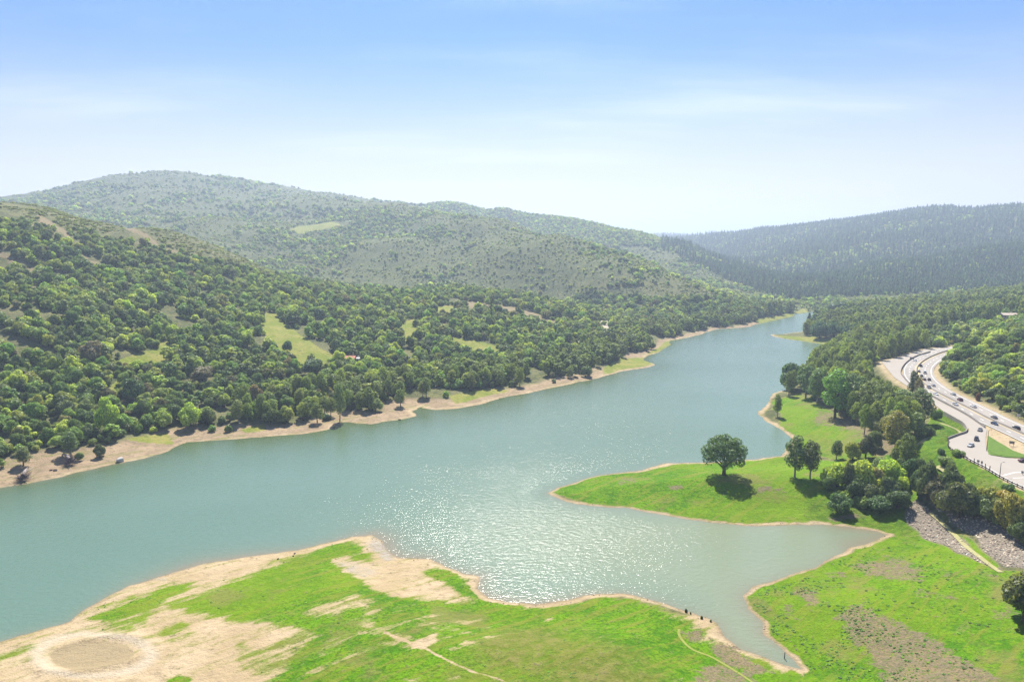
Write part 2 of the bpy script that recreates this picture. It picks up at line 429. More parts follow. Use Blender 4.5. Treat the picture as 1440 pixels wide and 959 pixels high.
dirt = np.maximum(dirt, .75 * pm([(1118,830),(1150,828),(1165,850),(1140,856)], 13.8)); dirt = np.maximum(dirt, .6 * pm([(1105,852),(1118,850),(1125,872),(1112,868)], 9.2))
dirt = np.maximum(dirt, .5 * pm([(1285,828),(1350,840),(1345,848),(1290,838)], 11.5)); dirt = np.maximum(dirt, .5 * pm([(1390,860),(1440,855),(1440,872),(1400,872)], 11.5))
for c in ((1340,808), (1390,806), (1175,808)): dirt = np.maximum(dirt, .5 * pm([(c[0]-16,c[1]-3),(c[0]+12,c[1]-5),(c[0]+18,c[1]+3),(c[0]-10,c[1]+4)], 4))
pen = pm([(768,693),(818,672),(900,658),(1000,645),(1105,640),(1190,650),(1290,690),(1290,750),(1251,752),(1196,741),(1059,739),(960,727),(850,713)], 3)
g = np.maximum(g, pen); lush = np.maximum(lush, .6 * pm([(1130,700),(1290,700),(1290,760),(1140,740)], 10))
for c, w, k in (((950,686),12,.7), ((1078,689),16,.7), ((880,676),18,.5), ((1190,728),26,.8), ((1095,690),12,.5)):
    dirt = np.maximum(dirt, k * pm([(c[0]-w,c[1]-2),(c[0]+w*.7,c[1]-5),(c[0]+w,c[1]+2),(c[0]-w*.5,c[1]+5)], 4))
mead = pm([(1085,566),(1125,555),(1160,572),(1200,600),(1260,640),(1240,660),(1150,640),(1112,622)], 4)
g = np.maximum(g, mead); g = np.maximum(g, .8 * pm([(1098,560),(1128,556),(1128,566),(1105,566)], 3))
dry = np.maximum(dry, .55 * mead * pm([(1130,610),(1200,625),(1230,650),(1160,645)], 8))
dirt = np.maximum(dirt, .8 * pm([(1150,575),(1180,585),(1230,590),(1270,610),(1240,616),(1190,608),(1150,592)], 13.8))
dirt = np.maximum(dirt, .9 * pm([(1215,632),(1240,618),(1268,620),(1262,638),(1235,645)], 11.5))
slope = pm([(1270,640),(1300,600),(1330,560),(1350,592),(1362,604),(1334,622),(1340,634),(1440,690),(1560,760),(1440,760),(1380,705),(1330,690),(1290,660)], 3)
g = np.maximum(g, slope); lush = np.maximum(lush, .55 * slope)
riprap = np.maximum(pm([(1272,708),(1288,704),(1320,728),(1350,752),(1400,786),(1410,802),(1395,797),(1340,772),(1292,754),(1278,735)], 3), pm([(1300,705),(1340,720),(1440,735),(1600,780),(1600,810),(1440,800),(1412,796),(1385,775),(1350,742)], 3))
g = g * (1 - riprap); greenstrip = lm([(1322,722),(1345,745),(1370,770),(1400,795)], 5, 5) * riprap
g = np.maximum(g, greenstrip * .9); riprap = riprap * (1 - greenstrip)
road_sh = 1 - sstep(.5, 5, fd); g = g * (1 - road_sh * pm([(1200,480),(1700,480),(1700,1000),(1345,560)],2)); 
island = pm([(1388,612),(1402,620),(1426,634),(1446,641),(1440,644),(1415,643),(1390,640)], 2); g = np.maximum(g, island * (1 - 0)); dirt = np.maximum(dirt, 0)
# far shore meadows and bare ground
scr = np.zeros(fx.shape)
wid = 5.0 * (fbm(fx, fy, 38, 3, 37) - .5)
rim = 1 - sstep(1.4, 4.4, fs + wid + 3.0 * (fbm(fx, fy, 8, 3, 33) - .5))
near_side = (fv > 640) & (fu > 40) | (fu > 1060)
rimw = np.where(fy < 330, 1 - sstep(1.0, 3.2, fs + .6 * wid + 2.2 * (fbm(fx, fy, 8, 3, 33) - .5)), rim)
def full(v, fill=0.0):
    o = np.full(GX.shape, fill); o[fg] = v; return o
MEADOWS = [[(365,440),(386,440),(402,455),(422,470),(442,485),(478,505),(470,513),(430,517),(398,503),(375,482)],[(160,508),(200,495),(230,488),(250,500),(222,516),(180,518)],
 [(632,474),(662,477),(712,491),(700,502),(668,501),(643,490)],[(148,548),(170,530),(173,541),(160,556)],[(214,475),(236,480),(246,490),(224,492)],[(560,455),(585,448),(590,470),(570,480)],[(610,432),(640,430),(645,442),(615,446)],
 [(405,322),(470,312),(485,318),(420,328)]]
SCARS = [([(0,355),(25,368),(50,385)], 5), ([(45,320),(60,312)], 4), ([(55,305),(90,325),(100,340)], 4), ([(168,313),(200,330),(225,348),(270,365)], 4.5), ([(100,350),(135,370)], 3.5),([(0,400),(30,392),(60,410)],3), ([(660,428),(720,436),(780,455)], 7)]
hm = (GY > 380) & (GY < 3300) & (np.abs(np.arctan2(GX, GY)) < R(45)) & (GS > -2)
hu, hv, hx, hy = GU[hm], GV[hm], GX[hm], GY[hm]
wu = hu + 7 * (fbm(hx, hy, 30, 3, 5) - .5); wv = hv + 4 * (fbm(hx, hy, 30, 3, 6) - .5)
M = np.zeros(hx.shape)
for i, p in enumerate(MEADOWS):
    ok = (hy < 1150) if i < 7 else (hy > 1300)
    M = np.maximum(M, (1 - sstep(-1.5, 1.5, poly_sd(wu, wv, p))) * ok)
S = np.zeros(hx.shape)
for l, w in SCARS: S = np.maximum(S, (1 - sstep(w * .4, w, line_d(wu, wv, l))) * (hy < 1150))
far_mead = np.zeros(hx.shape)
for p in ([(845,520),(870,505),(905,502),(921,513),(880,520),(850,527)],[(905,500),(940,478),(960,476),(930,496)],[(1060,448),(1115,440),(1130,432),(1140,440),(1100,450),(1064,458)],[(1085,471),(1160,474),(1185,482),(1160,485),(1100,476)],[(165,618),(235,607),(245,625),(160,640)],[(60,650),(160,630),(165,640),(80,660)],[(335,602),(370,594),(375,604),(345,608)],[(630,555),(690,545),(720,548),(640,568)]):
    far_mead = np.maximum(far_mead, 1 - sstep(-3, 3, poly_sd(wu, wv * 1.5, [(a, b * 1.5) for a, b in p])))
def fullh(v):
    o = np.zeros(GX.shape); o[hm] = v; return o
MEAD, SCAR, FMEAD = fullh(M), fullh(S), fullh(far_mead)
# beach along the far shore: bare bank up to the tree line
bw = np.interp(GY, [300, 350, 385, 430, 480, 520, 600, 700, 800, 1000, 1300], [30, 40, 33, 26, 26, 26, 25, 20, 16, 13, 12])
BANK = np.where(GS > -3, 1 - sstep(.7, 1.0, GS / bw + .5 * (fbm(GX, GY, 25, 3, 77) - .5)), 0)
farside = (GX < .375 * GY) & (GY > 300) & ((GX < -20) | (GY > 380 + (GX + 200) * .35)) & (project(GX, GY, GZ)[1] < 700)
BANK = np.where(farside, BANK, 0) ; BANK[fg] = np.where(BANK[fg] > 0, BANK[fg] * (1 - np.maximum(pen, mead)), 0)
SAND = full(np.clip(west * (1 - .0) + rimw, 0, 1)); gapm = 1 - sstep(-.5, 1.5, poly_sd(fx, fy, GAP)); SAND = np.maximum(SAND, full(np.clip(gapm + .85 * (1 - sstep(2.0, 7.0, fd)) * (fu > 1230), 0, 1)))
GRASSCUT = full(np.clip(gapm, 0, 1))
GRASS = full(np.clip(g, 0, 1) * (1 - rimw)) * (1 - GRASSCUT)
MEADC = np.clip(np.maximum(MEAD, FMEAD * .75), 0, 1)

ge = mesh_np('ground', np.stack([GX, GY, GZ], 1),
    (lambda i: np.stack([i, i + NA, i + NA + 1, i + 1], -1).reshape(-1, 4))((np.arange(NR - 1)[:, None] * NA + np.arange(NA - 1)[None]))) if False else None
idx = (np.arange(NR - 1)[:, None] * NA + np.arange(NA - 1)[None]).ravel()
F = np.stack([idx, idx + 1, idx + NA + 1, idx + NA], 1)
gm = mesh_np('ground', np.stack([GX, GY, GZ], 1), F)
attr(gm, 'cov', np.stack([GRASS, np.clip(SAND, 0, 1), full(np.clip(dirt, 0, 1)), full(np.clip(grey, 0, 1))], 1), 'FLOAT_COLOR')
attr(gm, 'cov2', np.stack([full(dry), full(lush), full(np.maximum(riprap, 0)), BANK], 1), 'FLOAT_COLOR')
attr(gm, 'cov3', np.stack([MEADC, SCAR, full(pond), full(ring)], 1), 'FLOAT_COLOR')
attr(gm, 'wet', 1 - sstep(.3, 1.6, np.abs(GS)))

# ------------------------------------------------------------------ ground material
m, nt, b = mat('ground_cover'); GROUND_MAT = m
pos = nt.node('ShaderNodeNewGeometry').outputs['Position']
c1, c2, c3 = nt.attr('cov'), nt.attr('cov2'), nt.attr('cov3')
def sepc(n):
    s = nt.node('ShaderNodeSeparateColor'); nt.link(n.outputs['Color'], s.inputs[0]); return s.outputs[0], s.outputs[1], s.outputs[2], n.outputs['Alpha']
aG, aS, aD, aY = sepc(c1); aDry, aL, aR, aB = sepc(c2); aM, aSc, aP, aRing = sepc(c3)
n_big = nt.noise(.012, 5, pos); n_mid = nt.noise(.06, 5, pos); n_small = nt.noise(.35, 6, pos, .65); n_fine = nt.noise(1.6, 5, pos, .7)
dA = nt.node('ShaderNodeVectorMath', operation='DOT_PRODUCT'); dA.inputs[1].default_value = (.78 * .14, .63 * .14, 0); nt.link(pos, dA.inputs[0])
dB = nt.node('ShaderNodeVectorMath', operation='DOT_PRODUCT'); dB.inputs[1].default_value = (-.63, .78, 0); nt.link(pos, dB.inputs[0])
cS = nt.node('ShaderNodeCombineXYZ'); nt.link(dA.outputs['Value'], cS.inputs[0]); nt.link(dB.outputs['Value'], cS.inputs[1]); st = cS.outputs[0]; n_str = nt.noise(.28, 5, st, .6)
# woodland floor / scrub
floor_ = nt.mix(nt.step(n_mid, .42, .6), (.070, .085, .030), (.135, .138, .058))
floor_ = nt.mix(nt.math('MULTIPLY', nt.step(n_small, .48, .66), .7), floor_, (.20, .165, .085))
sepP = nt.node('ShaderNodeSeparateXYZ'); nt.link(pos, sepP.inputs[0])
scrubby = nt.mix(nt.step(n_mid, .42, .6), (.068, .090, .030), (.106, .122, .043))
floor_ = nt.mix(nt.math('MULTIPLY', nt.step(sepP.outputs[1], 1050.0, 1250.0), .75), floor_, scrubby)
# sand
sand = nt.mix(nt.step(n_mid, .35, .65), (.385, .29, .165), (.455, .355, .22))
sand = nt.mix(nt.math('MULTIPLY', nt.step(n_small, .5, .66), .8), sand, (.33, .25, .15))
sand = nt.mix(nt.math('MULTIPLY', nt.step(n_fine, .55, .75), .5), sand, (.30, .23, .13))
greyc = nt.mix(nt.step(n_small, .4, .6), (.27, .235, .18), (.36, .32, .26))
# bank
bank = nt.mix(nt.step(n_mid, .35, .65), (.275, .20, .125), (.36, .265, .165))
bank = nt.mix(nt.step(n_small, .45, .72), bank, (.19, .145, .095))
bank = nt.mix(nt.math('MULTIPLY', nt.step(n_str, .5, .62), .45), bank, (.15, .13, .08))
# grass
n_pat = nt.noise(.035, 6, pos, .62); n_tuft = nt.noise(.9, 4, pos, .6)
gr = nt.mix(nt.step(n_mid, .42, .58), (.060, .175, .002), (.110, .240, .003))
gr = nt.mix(nt.math('MULTIPLY', nt.step(n_small, .46, .60), .75), gr, (.145, .25, .005))
gr = nt.mix(nt.math('MULTIPLY', nt.step(n_tuft, .48, .60), .65), gr, (.038, .100, .003))
gr = nt.mix(nt.math('MULTIPLY', nt.step(n_fine, .50, .62), .55), gr, (.035, .085, .003))
gr = nt.mix(nt.math('MULTIPLY', nt.step(n_str, .50, .62), .60), gr, (.19, .19, .03))
gr = nt.mix(nt.math('MULTIPLY', nt.step(n_big, .47, .58), .45), gr, (.16, .235, .008))
gr = nt.mix(nt.math('MULTIPLY', nt.step(n_pat, .54, .64), .6), gr, nt.mix(n_fine, (.14, .135, .03), (.22, .185, .07)))
lushc = nt.mix(nt.step(n_small, .44, .58), (.04, .09, .006), (.10, .18, .008))
lushc = nt.mix(nt.math('MULTIPLY', nt.step(n_fine, .5, .62), .6), lushc, (.13, .15, .02))
gr = nt.mix(aL, gr, lushc)
dryc = nt.mix(nt.step(n_small, .35, .65), (.115, .145, .012), (.20, .18, .05))
dryc = nt.mix(nt.math('MULTIPLY', nt.step(n_fine, .5, .66), .7), dryc, (.07, .085, .02))
gr = nt.mix(nt.math('MULTIPLY', aDry, nt.math('MULTIPLY_ADD', nt.step(n_pat, .42, .56), .75, .35), clamp=True), gr, dryc)
dirtc = nt.mix(nt.step(n_small, .42, .58), (.25, .175, .105), (.20, .15, .10))
dirtc = nt.mix(nt.math('MULTIPLY', nt.step(n_fine, .50, .60), .8), dirtc, (.11, .09, .06))
dirtc = nt.mix(nt.math('MULTIPLY', nt.step(n_tuft, .52, .60), .6), dirtc, (.10, .15, .02))
def edge(a, n, sharp=.16, k=.55):
    v = nt.math('ADD', a, nt.math('MULTIPLY', nt.math('SUBTRACT', n, .5), k))
    return nt.step(v, .5 - sharp, .5 + sharp)
nn = nt.math('ADD', nt.math('MULTIPLY', n_small, .6), nt.math('MULTIPLY', n_fine, .4))
nn = nt.math('MULTIPLY_ADD', nn, 3.2, -1.1)
col = nt.mix(aB, floor_, bank)
col = nt.mix(aS, col, sand)
col = nt.mix(edge(aY, nn, .3), col, greyc)
gtex = nt.math('ADD', nt.math('MULTIPLY', nn, .42), nt.math('MULTIPLY', nt.math('MULTIPLY_ADD', n_str, 3.6, -1.3), .58))
col = nt.mix(nt.math('MULTIPLY', edge(nt.math('ADD', aG, .22), gtex, .28, 1.2), .75), col, nt.mix(n_fine, (.20, .21, .04), (.28, .25, .09)))
col = nt.mix(edge(aG, gtex, .22, 1.15), col, gr)
col = nt.mix(nt.math('MULTIPLY', edge(aD, nn, .2, 1.3), .9), col, dirtc)
meadc = nt.mix(nt.step(n_mid, .35, .65), (.165, .20, .024), (.255, .24, .058))
meadc = nt.mix(nt.step(n_small, .5, .7), meadc, (.11, .14, .03))
col = nt.mix(edge(aM, nn, .2), col, meadc)
col = nt.mix(edge(aSc, nn, .2), col, nt.mix(n_small, (.27, .21, .12), (.18, .15, .075)))
col = nt.mix(aP, col, nt.mix(n_small, (.32, .25, .145), (.28, .22, .125)))
col = nt.mix(nt.math('MULTIPLY', aRing, .85), col, (.46, .385, .275))
col = nt.mix(aR, col, nt.mix(n_fine, (.16, .135, .10), (.28, .24, .19)))
wet = nt.attr('wet').outputs['Fac']
col = nt.mix(nt.math('MULTIPLY', wet, .5), col, (.15, .115, .075))
nt.link(col, b.inputs['Base Color']); b.inputs['Roughness'].default_value = .95; b.inputs['Specular IOR Level'].default_value = .1
bh = nt.math('ADD', nt.math('MULTIPLY', n_small, 1.2), nt.math('MULTIPLY', n_fine, .45))
bp = nt.node('ShaderNodeBump'); bp.inputs['Strength'].default_value = .85; bp.inputs['Distance'].default_value = 1.0
nt.link(bh, bp.inputs['Height']); nt.link(bp.outputs[0], b.inputs['Normal'])
gm.materials.append(m)
ground_o = link(bpy.data.objects.new('ground', gm)); tag(ground_o, 'grassy and sandy lake shore rising into wooded hills', 'ground', kind='structure')

# ------------------------------------------------------------------ lake
lakev = (GS < 4).reshape(NR, NA) & (RR < 1650) & (RR > 100)
keep = lakev[:-1, :-1] | lakev[1:, :-1] | lakev[:-1, 1:] | lakev[1:, 1:]
wf = F[keep.ravel()]
used = np.unique(wf); remap = np.full(len(GX), -1, np.int64); remap[used] = np.arange(len(used))
wx_, wy_ = GX[used], GY[used]
wm = mesh_np('lake', np.stack([wx_, wy_, np.zeros(len(used))], 1), remap[wf])
wu_, wv_ = project(wx_, wy_, np.zeros(len(used)))
ds = np.clip(-GS[used], 0, 400)
def blob(cx, cy_, rx, ry): return np.exp(-(((wu_ - cx) / rx) ** 2 + ((wv_ - cy_) / ry) ** 2))
tanm = np.exp(-ds / 7) * np.clip(blob(560,760,70,45) + .8*blob(300,790,160,40) + 1.2*blob(1200,752,50,18) + .5*blob(680,820,60,40) + .35*blob(1060,880,80,70) + .5*blob(800,845,150,20), 0, 1)
tanm = np.clip(tanm + .5 * np.exp(-ds / 2.5) * (wv_ > 640), 0, 1)
murk = np.clip(blob(1090,775,190,60) + blob(1050,900,90,80) + .75 * blob(820,770,260,85) + .25 * blob(800,560,400,150), 0, 1)
attr(wm, 'tan', tanm); attr(wm, 'murk', murk); attr(wm, 'hill_reflection', np.exp(-ds / 26) * (1 - sstep(0, 30, wv_ - (722 - .2 * wu_))) * (1 - sstep(850, 1050, wu_)))  # green reflection of the wooded slope, put into the water colour
ruf = np.clip(1.1 * blob(870,712,200,68) + .25 * blob(900,560,220,90) + .18 * blob(630,745,90,40), 0, 1) * sstep(0, 14, ds); attr(wm, 'ruffle', ruf)
m, nt, b = mat('lake_water')
pos = nt.node('ShaderNodeNewGeometry').outputs['Position']
w_big = nt.noise(.006, 4, pos); w_str = nt.noise(.03, 4, nt.vmul(pos, (.35, 1, 1)))
deep = nt.mix(nt.step(w_big, .35, .65), (.104, .172, .126), (.116, .184, .134))
col = nt.mix(nt.attr('murk').outputs['Fac'], deep, (.185, .222, .140))
col = nt.mix(nt.math('MULTIPLY', nt.attr('hill_reflection').outputs['Fac'], .9), col, (.055, .085, .022))  # mixes in the painted slope reflection along the far shore
col = nt.mix(nt.attr('tan').outputs['Fac'], col, (.185, .17, .11))
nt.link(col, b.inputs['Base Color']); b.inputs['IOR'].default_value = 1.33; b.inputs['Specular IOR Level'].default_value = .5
b.inputs['Roughness'].default_value = .16
wv1 = nt.noise(.42, 3, nt.vmul(pos, (.8, 1.3, 1)), .6); wv2 = nt.noise(2.2, 2, nt.vmul(pos, (.8, 1.3, 1)), .6); 
gust = nt.step(nt.noise(.014, 3, nt.vmul(pos, (.6, 1, 1))), .3, .7)
amp = nt.math('MULTIPLY', nt.math('MULTIPLY_ADD', gust, .3, .8), nt.math('MULTIPLY_ADD', nt.attr('ruffle').outputs['Fac'], .27, .28))
nt.link(nt.math('MULTIPLY_ADD', nt.attr('ruffle').outputs['Fac'], -.01, .125), b.inputs['Roughness'])
hgt = nt.math('MULTIPLY', nt.math('ADD', nt.math('MULTIPLY', wv1, 1.0), nt.math('MULTIPLY', wv2, .22)), amp)
bp = nt.node('ShaderNodeBump'); bp.inputs['Strength'].default_value = 1.0; bp.inputs['Distance'].default_value = 1.1
nt.link(hgt, bp.inputs['Height']); nt.link(bp.outputs[0], b.inputs['Normal'])
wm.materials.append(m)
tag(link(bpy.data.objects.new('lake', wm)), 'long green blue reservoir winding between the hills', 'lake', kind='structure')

# ------------------------------------------------------------------ foliage and bark
def foliage_mat(name, source, gloss=.25):
    m, nt, b = mat(name); nt.n.remove(b)
    out = [n for n in nt.n if n.type == 'OUTPUT_MATERIAL'][0]
    if source == 'mass': tint = nt.attr('tint', 'INSTANCER').outputs['Color']
    else: tint = nt.node('ShaderNodeObjectInfo').outputs['Color']
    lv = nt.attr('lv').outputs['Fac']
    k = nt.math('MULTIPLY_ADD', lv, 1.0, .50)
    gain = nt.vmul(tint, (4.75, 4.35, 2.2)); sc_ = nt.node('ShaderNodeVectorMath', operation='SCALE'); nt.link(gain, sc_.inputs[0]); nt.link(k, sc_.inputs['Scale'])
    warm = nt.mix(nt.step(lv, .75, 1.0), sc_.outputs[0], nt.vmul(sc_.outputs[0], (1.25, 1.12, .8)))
    d_ = nt.node('ShaderNodeBsdfDiffuse'); nt.link(warm, d_.inputs[0])
    t_ = nt.node('ShaderNodeBsdfTranslucent'); nt.link(nt.vmul(warm, (1.25, 1.3, .7)), t_.inputs[0])
    g_ = nt.node('ShaderNodeBsdfGlossy'); g_.inputs['Roughness'].default_value = .5; g_.inputs[0].default_value = (.9, .95, 1, 1)
    mx = nt.node('ShaderNodeMixShader'); mx.inputs[0].default_value = .38; nt.link(d_.outputs[0], mx.inputs[1]); nt.link(t_.outputs[0], mx.inputs[2])
    mg = nt.node('ShaderNodeMixShader'); mg.inputs[0].default_value = .035; nt.link(mx.outputs[0], mg.inputs[1]); nt.link(g_.outputs[0], mg.inputs[2])
    nt.link(mg.outputs[0], out.inputs[0])
    return m
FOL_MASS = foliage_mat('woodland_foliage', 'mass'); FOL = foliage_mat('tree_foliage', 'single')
BARK = simple('bark', (.10, .08, .06), .9, var=.4, scale=4); PALE_BARK = simple('pale_bark', (.30, .26, .21), .85, var=.35, scale=3)

def cube_sphere(n=2):
    P, Q = [], []
    for ax in range(3):
        for sg in (-1, 1):
            b0 = len(P)
            for i in range(n + 1):
                for j in range(n + 1):
                    v = [0, 0, 0]; v[ax] = sg; v[(ax+1) % 3] = -1 + 2*i/n; v[(ax+2) % 3] = (-1 + 2*j/n) * sg
                    l = math.sqrt(sum(c*c for c in v)); P.append([c / l for c in v])
            for i in range(n):
                for j in range(n):
                    a = b0 + i*(n+1) + j; Q.append([a, a + n + 1, a + n + 2, a + 1])
    return np.array(P), np.array(Q)
CSP, CSQ = cube_sphere(2)

def crown_geo(lobes, nq, size, r, lump=.8, jit=.55, upbias=.25, flat=1.0):
    lobes = np.array(lobes, float); c, rad_ = lobes[:, :3], lobes[:, 3]
    Vs, Fs, Ls = [], [], []; n0 = 0
    if lump > 0:
        for i in range(len(lobes)):
            nz = 1 + .18 * (r.random((len(CSP), 1)) - .5)
            Vs.append(c[i] + CSP * nz * rad_[i] * lump * np.array([1, 1, flat])); Fs.append(CSQ + n0); n0 += len(CSP); Ls.append(np.full(len(CSP), .12))  # lumps coloured darker than leaves: shade inside the crown put into colour
    pr = rad_ ** 2 / (rad_ ** 2).sum()
    k = r.choice(len(lobes), size=nq * 2, p=pr)
    d = r.normal(size=(nq * 2, 3)); d[:, 2] += upbias; d /= np.linalg.norm(d, axis=1)[:, None]
    p = c[k] + d * (rad_[k] * (.82 + .26 * r.random(nq * 2)))[:, None] * np.array([1, 1, flat])
    dist = np.linalg.norm((p[:, None] - c[None]) / np.array([1, 1, flat]), axis=2) / rad_[None]
    dist[np.arange(len(p)), k] = 9
    ok = np.where((dist.min(1) > .80) & (p[:, 2] > 0.02))[0][:nq]
    p, d = p[ok], d[ok]; n = len(p)
    nrm = d + jit * r.normal(size=(n, 3)); nrm /= np.linalg.norm(nrm, axis=1)[:, None]
    t = np.cross(nrm, r.normal(size=(n, 3))); t /= np.linalg.norm(t, axis=1)[:, None] + 1e-9
    bt = np.cross(nrm, t)
    s = (size * (.6 + .8 * r.random(n)))[:, None]; s2 = s * (.6 + .4 * r.random((n, 1)))
    q = np.stack([p - t * s * .9, p - bt * s2 * .8 + t * s * .15, p + t * s, p + bt * s2 * .8 - nrm * s * .25], 1).reshape(-1, 3)
    Vs.append(q); Fs.append(np.arange(n * 4).reshape(n, 4) + n0)
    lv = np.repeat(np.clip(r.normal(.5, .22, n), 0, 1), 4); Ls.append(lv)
    return np.vstack(Vs), np.vstack(Fs), np.concatenate(Ls)
def crown_mesh(name, geo, m):
    V, F_, L = geo
    me = mesh_np(name, V, F_, [m], smooth=False)
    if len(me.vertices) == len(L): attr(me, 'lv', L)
    return me
def oak_lobes(r, n=12, h0=.35, h1=1.35, spread=.62, rl=(.32, .5)):
    L = [(0, 0, (h0 + h1) / 2, .55)]
    for i in range(n):
        a = i * 2.4 + r.random() * .8; t = r.random(); rr_ = spread * math.sqrt(t) * (1.05 - .2 * r.random())
        z = h0 + (h1 - h0) * (1 - .75 * t * t) * (.35 + .65 * r.random())
        L.append((rr_ * math.cos(a), rr_ * math.sin(a), z, rl[0] + (rl[1] - rl[0]) * r.random()))
    return L
def tall_lobes(r, n=14, h0=.7, h1=3.1):
    L = []
    for i in range(n):
        t = (i + .5) / n; a = i * 2.4 + r.random(); w = .62 * math.sin(math.pi * (.18 + .72 * t)) * (.5 + .6 * r.random())
        L.append((w * math.cos(a) * 1.1, w * math.sin(a) * 1.1, h0 + (h1 - h0) * t, .26 + .18 * r.random()))
    return L
def conifer_geo(r, nq, size, tiers=9, h=5.0):
    Vs, Fs, Ls = [], [], []
    k = r.random(nq) ** .8; z = .12 * h + .88 * h * (1 - k) ; tier = np.round((1 - k) * tiers) / tiers
    z = .08 * h + .90 * h * (.55 * tier + .45 * (1 - k)); w = np.clip(1.02 - z / h, .02, 1) ** .8 * (.55 + .55 * r.random(nq))
    a = r.random(nq) * 6.283
    p = np.stack([w * np.cos(a), w * np.sin(a), z - .18 * w], 1)
    d = np.stack([np.cos(a), np.sin(a), .55 + 0 * a], 1); nrm = d + .5 * r.normal(size=(nq, 3)); nrm /= np.linalg.norm(nrm, axis=1)[:, None]
    t = np.cross(nrm, r.normal(size=(nq, 3))); t /= np.linalg.norm(t, axis=1)[:, None]; bt = np.cross(nrm, t)
    s = (size * (.6 + .8 * r.random(nq)))[:, None]
    q = np.stack([p - t * s, p - bt * s * .8, p + t * s, p + bt * s * .8], 1).reshape(-1, 3)
    # inner cone coloured darker, shade inside the tree put into colour
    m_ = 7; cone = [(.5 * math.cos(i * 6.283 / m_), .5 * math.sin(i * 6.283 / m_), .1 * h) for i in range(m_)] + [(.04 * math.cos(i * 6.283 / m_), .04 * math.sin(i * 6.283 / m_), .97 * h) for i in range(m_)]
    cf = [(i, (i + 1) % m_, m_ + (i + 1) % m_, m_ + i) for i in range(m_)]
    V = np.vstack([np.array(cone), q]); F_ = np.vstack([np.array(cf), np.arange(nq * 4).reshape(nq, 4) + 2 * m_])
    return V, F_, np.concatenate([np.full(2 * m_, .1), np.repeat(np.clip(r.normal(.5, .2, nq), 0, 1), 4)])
def tube(path, radii, n=7):
    V, F_ = [], []
    path = [Vector(p) for p in path]
    for i, p in enumerate(path):
        t = (path[min(i + 1, len(path) - 1)] - path[max(i - 1, 0)]).normalized()
        a = t.orthogonal().normalized(); bb = t.cross(a)
        for k in range(n):
            th = 6.2832 * k / n; V.append(tuple(p + (a * math.cos(th) + bb * math.sin(th)) * radii[i]))
    for i in range(len(path) - 1):
        for k in range(n):
            F_.append((i*n + k, i*n + (k+1) % n, (i+1)*n + (k+1) % n, (i+1)*n + k))
    return V, F_
def merge(parts):
    V, F_ = [], []
    for v, f in parts:
        o = len(V); V += list(v); F_ += [tuple(i + o for i in q) for q in f]
    return V, F_
def trunk_mesh(name, r, h, rad_, limbs, m, spread=.5, fork=.4):
    top = h * .8
    lean = ((r.random() - .5) * .12 * h, (r.random() - .5) * .12 * h)
    parts = [tube([(0, 0, -.12 * h), (0, 0, 0), (lean[0] * .3, lean[1] * .3, h * fork * .6), (lean[0] * .6, lean[1] * .6, h * fork), (lean[0], lean[1], top)], [rad_ * 1.5, rad_ * 1.35, rad_, rad_ * .8, rad_ * .2])]
    for i in range(limbs):
        a = i * 6.283 / limbs + r.random(); z0 = h * fork * (.75 + .5 * r.random()); q = .6 + .5 * r.random()
        b0 = (lean[0] * .5, lean[1] * .5, z0)
        parts.append(tube([b0, (b0[0] + math.cos(a) * spread * .45 * q, b0[1] + math.sin(a) * spread * .45 * q, z0 + h * .16), (b0[0] + math.cos(a) * spread * q, b0[1] + math.sin(a) * spread * q, z0 + h * .36)], [rad_ * .5, rad_ * .36, rad_ * .1], 5))
    V, F_ = merge(parts)
    return new_mesh(name, V, F_, [m], smooth=True)

# ------------------------------------------------------------------ clump library for the uncounted woodland
LIB = bpy.data.collections.new('clump_library')
lib_names = []
def lib(name, geo):
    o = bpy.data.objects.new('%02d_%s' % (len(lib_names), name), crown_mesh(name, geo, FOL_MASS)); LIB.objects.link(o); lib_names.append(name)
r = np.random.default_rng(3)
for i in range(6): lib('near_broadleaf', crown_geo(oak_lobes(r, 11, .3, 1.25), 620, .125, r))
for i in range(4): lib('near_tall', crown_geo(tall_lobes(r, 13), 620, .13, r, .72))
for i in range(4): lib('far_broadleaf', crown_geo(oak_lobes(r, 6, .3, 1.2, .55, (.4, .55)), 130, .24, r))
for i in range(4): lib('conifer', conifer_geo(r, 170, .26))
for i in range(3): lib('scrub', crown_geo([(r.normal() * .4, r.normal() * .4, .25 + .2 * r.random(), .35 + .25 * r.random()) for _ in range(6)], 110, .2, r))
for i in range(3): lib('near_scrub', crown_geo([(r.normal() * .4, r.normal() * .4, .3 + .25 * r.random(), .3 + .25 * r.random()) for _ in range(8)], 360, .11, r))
IDX = {n: [i for i, k in enumerate(lib_names) if k == n] for n in set(lib_names)}

